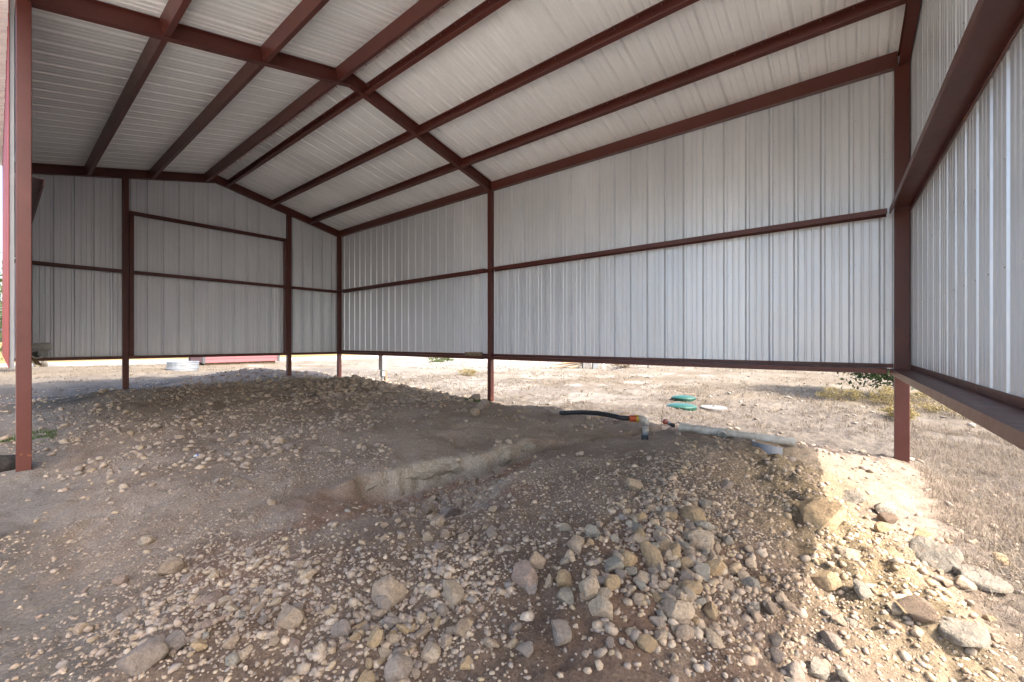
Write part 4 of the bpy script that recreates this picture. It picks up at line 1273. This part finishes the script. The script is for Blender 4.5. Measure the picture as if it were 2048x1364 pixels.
bm = bmesh.new(); box(bm, (0.072, -0.045, -0.1), (0.13, 0.045, 1.2), 0.004); obj('post', bm, M['wood'], root)
# black pipe stub by the middle post
bm = bmesh.new(); pipe_shell(bm, (0, 0, -0.06), (0, 0, 0.10), 0.075, 0.066); q = gp(966, 812)
o = obj('pipe_stub', bm, M['black']); o.location = (XW - 0.35, YM + 0.28, hz(XW - 0.35, YM + 0.28)); tag(o, 'short black pipe stub sticking up beside the middle post', 'pipe')
# wood block on the long wall's bottom girt, left of the middle post
bm = bmesh.new(); box(bm, (-0.035, -0.26, 0), (0.035, 0.26, 0.085), 0.004)
o = obj('wood_block', bm, M['wood']); o.location = (XW - 0.10, YM + 0.50, ZB + 0.002); tag(o, 'offcut of squared timber resting on the bottom girt by the middle post', 'timber')
bm = bmesh.new(); box(bm, (-0.02, -0.03, 0), (0.02, 0.03, 0.04), 0.003)
# far left corner: white pipes, black board and wood wedge on the far girt
for k, (x0, y0, x1, y1, z_, r_, lab) in enumerate((
        (0.52, YF - 0.55, 0.62, YF - 0.03, ZB + 0.082, 0.08, 'white plastic pipe with open dark end resting on the far bottom girt'),
        (0.42, YF - 0.22, 0.72, YF - 0.13, ZB + 0.225, 0.075, 'white plastic pipe lying on top in the far left corner'))):
    root = empty('corner_pipe', ((x0 + x1) / 2, (y0 + y1) / 2, z_ - r_), lab, 'pipe')
    bm = bmesh.new(); pipe_shell(bm, (x0, y0, z_), (x1, y1, z_), r_, r_ - 0.008); cp('tube', bm, M['pvc_clean'], root)
    A_, B_ = Vector((x0, y0, z_)), Vector((x1, y1, z_))
    bm = bmesh.new(); pipe_shell(bm, A_.lerp(B_, 0.6), A_.lerp(B_, 0.95), r_ + 0.008, r_ + 0.0004); cp('socket', bm, M['pvc_clean'], root)
bm = bmesh.new(); box(bm, (-0.01, -0.3, 0), (0.01, 0.3, 0.95), 0.002)
o = obj('black_board', bm, M['black']); o.location = (0.40, YF - 0.34, ZB + 0.004); o.rotation_euler.y = -0.13
tag(o, 'black board leaning in the far left corner behind the white pipes', 'board')
bm = bmesh.new(); box(bm, (-0.05, -0.3, -0.012), (0.05, 0.3, 0.012), 0.002)
o = obj('wood_wedge', bm, M['lumber']); o.location = (0.50, YF - 0.42, ZB - 0.02); o.rotation_euler = (0.25, 0.3, 0.2)
o.location.z = ZB + 0.0 - 0.055
tag(o, 'short wooden slat poking out under the white corner pipe', 'slat')
# crushed bottle label and charred log
q = gp(396, 914)
bm = bmesh.new(); tube(bm, [(-0.035, 0, 0.012), (-0.005, 0.004, 0.014), (0.02, 0, 0.012), (0.04, 0.0, 0.01)], [0.012, 0.016, 0.015, 0.008], 10)
root = empty('crushed_bottle', q, 'crushed white plastic bottle with a blue band on the left slope', 'bottle')
obj('body', bm, M['white'], root, True)
bm = bmesh.new(); pipe_shell(bm, (-0.012, 0.0035, 0.0138), (0.004, 0.0035, 0.0138), 0.0175, 0.0162); obj('band', bm, M['blue'], root)
bm = bmesh.new(); g_ = random.Random(3)
tube(bm, [(-0.5, 0, 0.1), (-0.2, 0.02, 0.12), (0.1, -0.02, 0.11), (0.32, 0.0, 0.1)], [0.10, 0.13, 0.12, 0.09], 12)
for v in bm.verts: v.co += Vector((g_.uniform(-.02, .02), g_.uniform(-.02, .02), g_.uniform(-.02, .02)))
o = obj('charred_log', bm, M['char'], None, True); o.location = (-0.12, YM + 0.25, hz(-0.1, YM + 0.2) - 0.03); o.rotation_euler.z = 0.1
tag(o, 'blackened log on the ground just left of the near left post', 'log')

# ------------------------------------------------------------------ FAR THINGS
# red storage shed
rx0, rx1, ry0, ry1 = 6.75, 10.35, 25.9, 28.3
zb_ = hz(8.5, 27)
root = empty('red_storage_shed', (8.55, 27.1, zb_), 'small red shed with horizontal siding and dark corner trim across the yard', 'shed')
def fp(name, bm, mat): 
    bm.transform(Matrix.Translation(-root.location)); return obj(name, bm, M[mat], root)
zf = zb_ + 0.12
for k in range(11):       # lapped siding boards, front and left side
    z0 = zf + k * 0.2
    bm = extrude([(0, 0), (0.028, 0), (0.006, 0.198), (0, 0.198)], (rx0 + 0.05, ry0, z0), (rx1 - 0.05, ry0, z0), (0, -1, 0), (0, 0, 1)); fp('siding_board', bm, 'rust_red')
    bm = extrude([(0, 0), (0.028, 0), (0.006, 0.198), (0, 0.198)], (rx0, ry0 + 0.05, z0), (rx0, ry1 - 0.05, z0), (-1, 0, 0), (0, 0, 1)); fp('siding_board', bm, 'rust_red')
bm = bmesh.new(); box(bm, (rx0 + 0.01, ry0 + 0.01, zf), (rx1 - 0.01, ry1 - 0.01, zf + 2.2)); fp('wall', bm, 'rust_red')
for cx_, cy_ in ((rx0, ry0), (rx1, ry0), (rx0, ry1)):
    bm = bmesh.new(); box(bm, (cx_ - 0.06, cy_ - 0.06, zf - 0.03), (cx_ + 0.06, cy_ + 0.06, zf + 2.2)); fp('corner_trim', bm, 'darkmetal')
for yy in (ry0 + 0.25, ry1 - 0.25):
    bm = bmesh.new(); box(bm, (rx0 + 0.1, yy - 0.07, zb_ - 0.06), (rx1 - 0.1, yy + 0.07, zf)); fp('skid', bm, 'wood')
ym = (ry0 + ry1) / 2
bm = extrude([(-1.45, 0), (0, 0.65), (1.45, 0), (1.45, 0.05), (0, 0.70), (-1.45, 0.05)], (rx0 - 0.15, ym, zf + 2.16), (rx1 + 0.15, ym, zf + 2.16), (0, 1, 0), (0, 0, 1)); fp('roof', bm, 'darkmetal')
# stock tank
x, y_, z, t = ground_at(366, 741)
root = empty('stock_tank', (x, y_, hz(x, y_) - 0.02), 'round galvanised stock tank in front of the red shed', 'tank')
bm = bmesh.new(); lathe(bm, [(0.54, 0), (0.54, 0.10), (0.555, 0.12), (0.54, 0.14), (0.54, 0.26), (0.555, 0.28), (0.54, 0.30), (0.54, 0.36), (0.52, 0.36), (0.52, 0.02), (0.01, 0.02)], 40); obj('wall', bm, M['galv'], root)
bm = bmesh.new()
rings = 40
pts = [(0.545 * math.cos(2 * math.pi * k / rings), 0.545 * math.sin(2 * math.pi * k / rings), 0.365) for k in range(rings + 1)]
tube(bm, pts, 0.016, 6, False); obj('rim', bm, M['galv'], root, True)
# odds and ends beyond the long wall
def far_box(name, px_, py_, wpx, hpx, dep, mat, lab, cat, rz_=0.0, bev=0.01):
    x, y_, z, t = ground_at(px_, py_)
    wv, hv = wpx / F * t, hpx / F * t
    bm = bmesh.new(); box(bm, (-wv / 2, -dep / 2, -0.04), (wv / 2, dep / 2, hv), bev)
    o = obj(name, bm, M[mat]); o.location = (x, y_, hz(x, y_)); o.rotation_euler.z = math.atan2(RGT[1], RGT[0]) + rz_
    return tag(o, lab, cat)
x, y_, z, t = ground_at(1140, 737)
root = empty('lumber_stack', (x, y_, hz(x, y_)), 'leaning stack of tan boards far beyond the long wall', 'lumber')
ang = math.atan2(RGT[1], RGT[0])
for k in range(5):
    bm = bmesh.new(); box(bm, (-0.75 + 0.05 * k, -0.1, 0), (0.75 - 0.04 * k, 0.1, 0.05), 0.004)
    o = obj('board', bm, M['lumber'], root); o.location = (0, 0.25 * (k % 3) - 0.2, 0.03 + 0.09 * k); o.rotation_euler = (0, -0.25 + 0.08 * k, ang + 0.1 * (k % 2))
far_box('concrete_block', 1172, 737, 14, 16, 0.4, 'concrete', 'grey block beside the far stack of boards', 'block')
far_box('timber_post', 1178, 736, 5, 30, 0.15, 'wood', 'brown timber post right of the far grey block', 'post', 0.1)
far_box('metal_bin', 1190, 737, 10, 24, 0.35, 'galv', 'pale metal bin between far timber posts and the white post', 'bin')
far_box('white_post', 1207, 738, 4, 34, 0.1, 'white', 'white post standing far beyond the long wall', 'post')
far_box('fence_stake', 1296, 737, 2, 22, 0.05, 'darkmetal', 'thin dark stake right of the far odds and ends', 'stake')
x, y_, z, t = ground_at(1250, 736)
bush('dry_brush', x, y_, (1.3, 0.5, 0.3), 'dark tangled brush heap right of the white post', 'grass_dry', 52, 1500, 0.05)
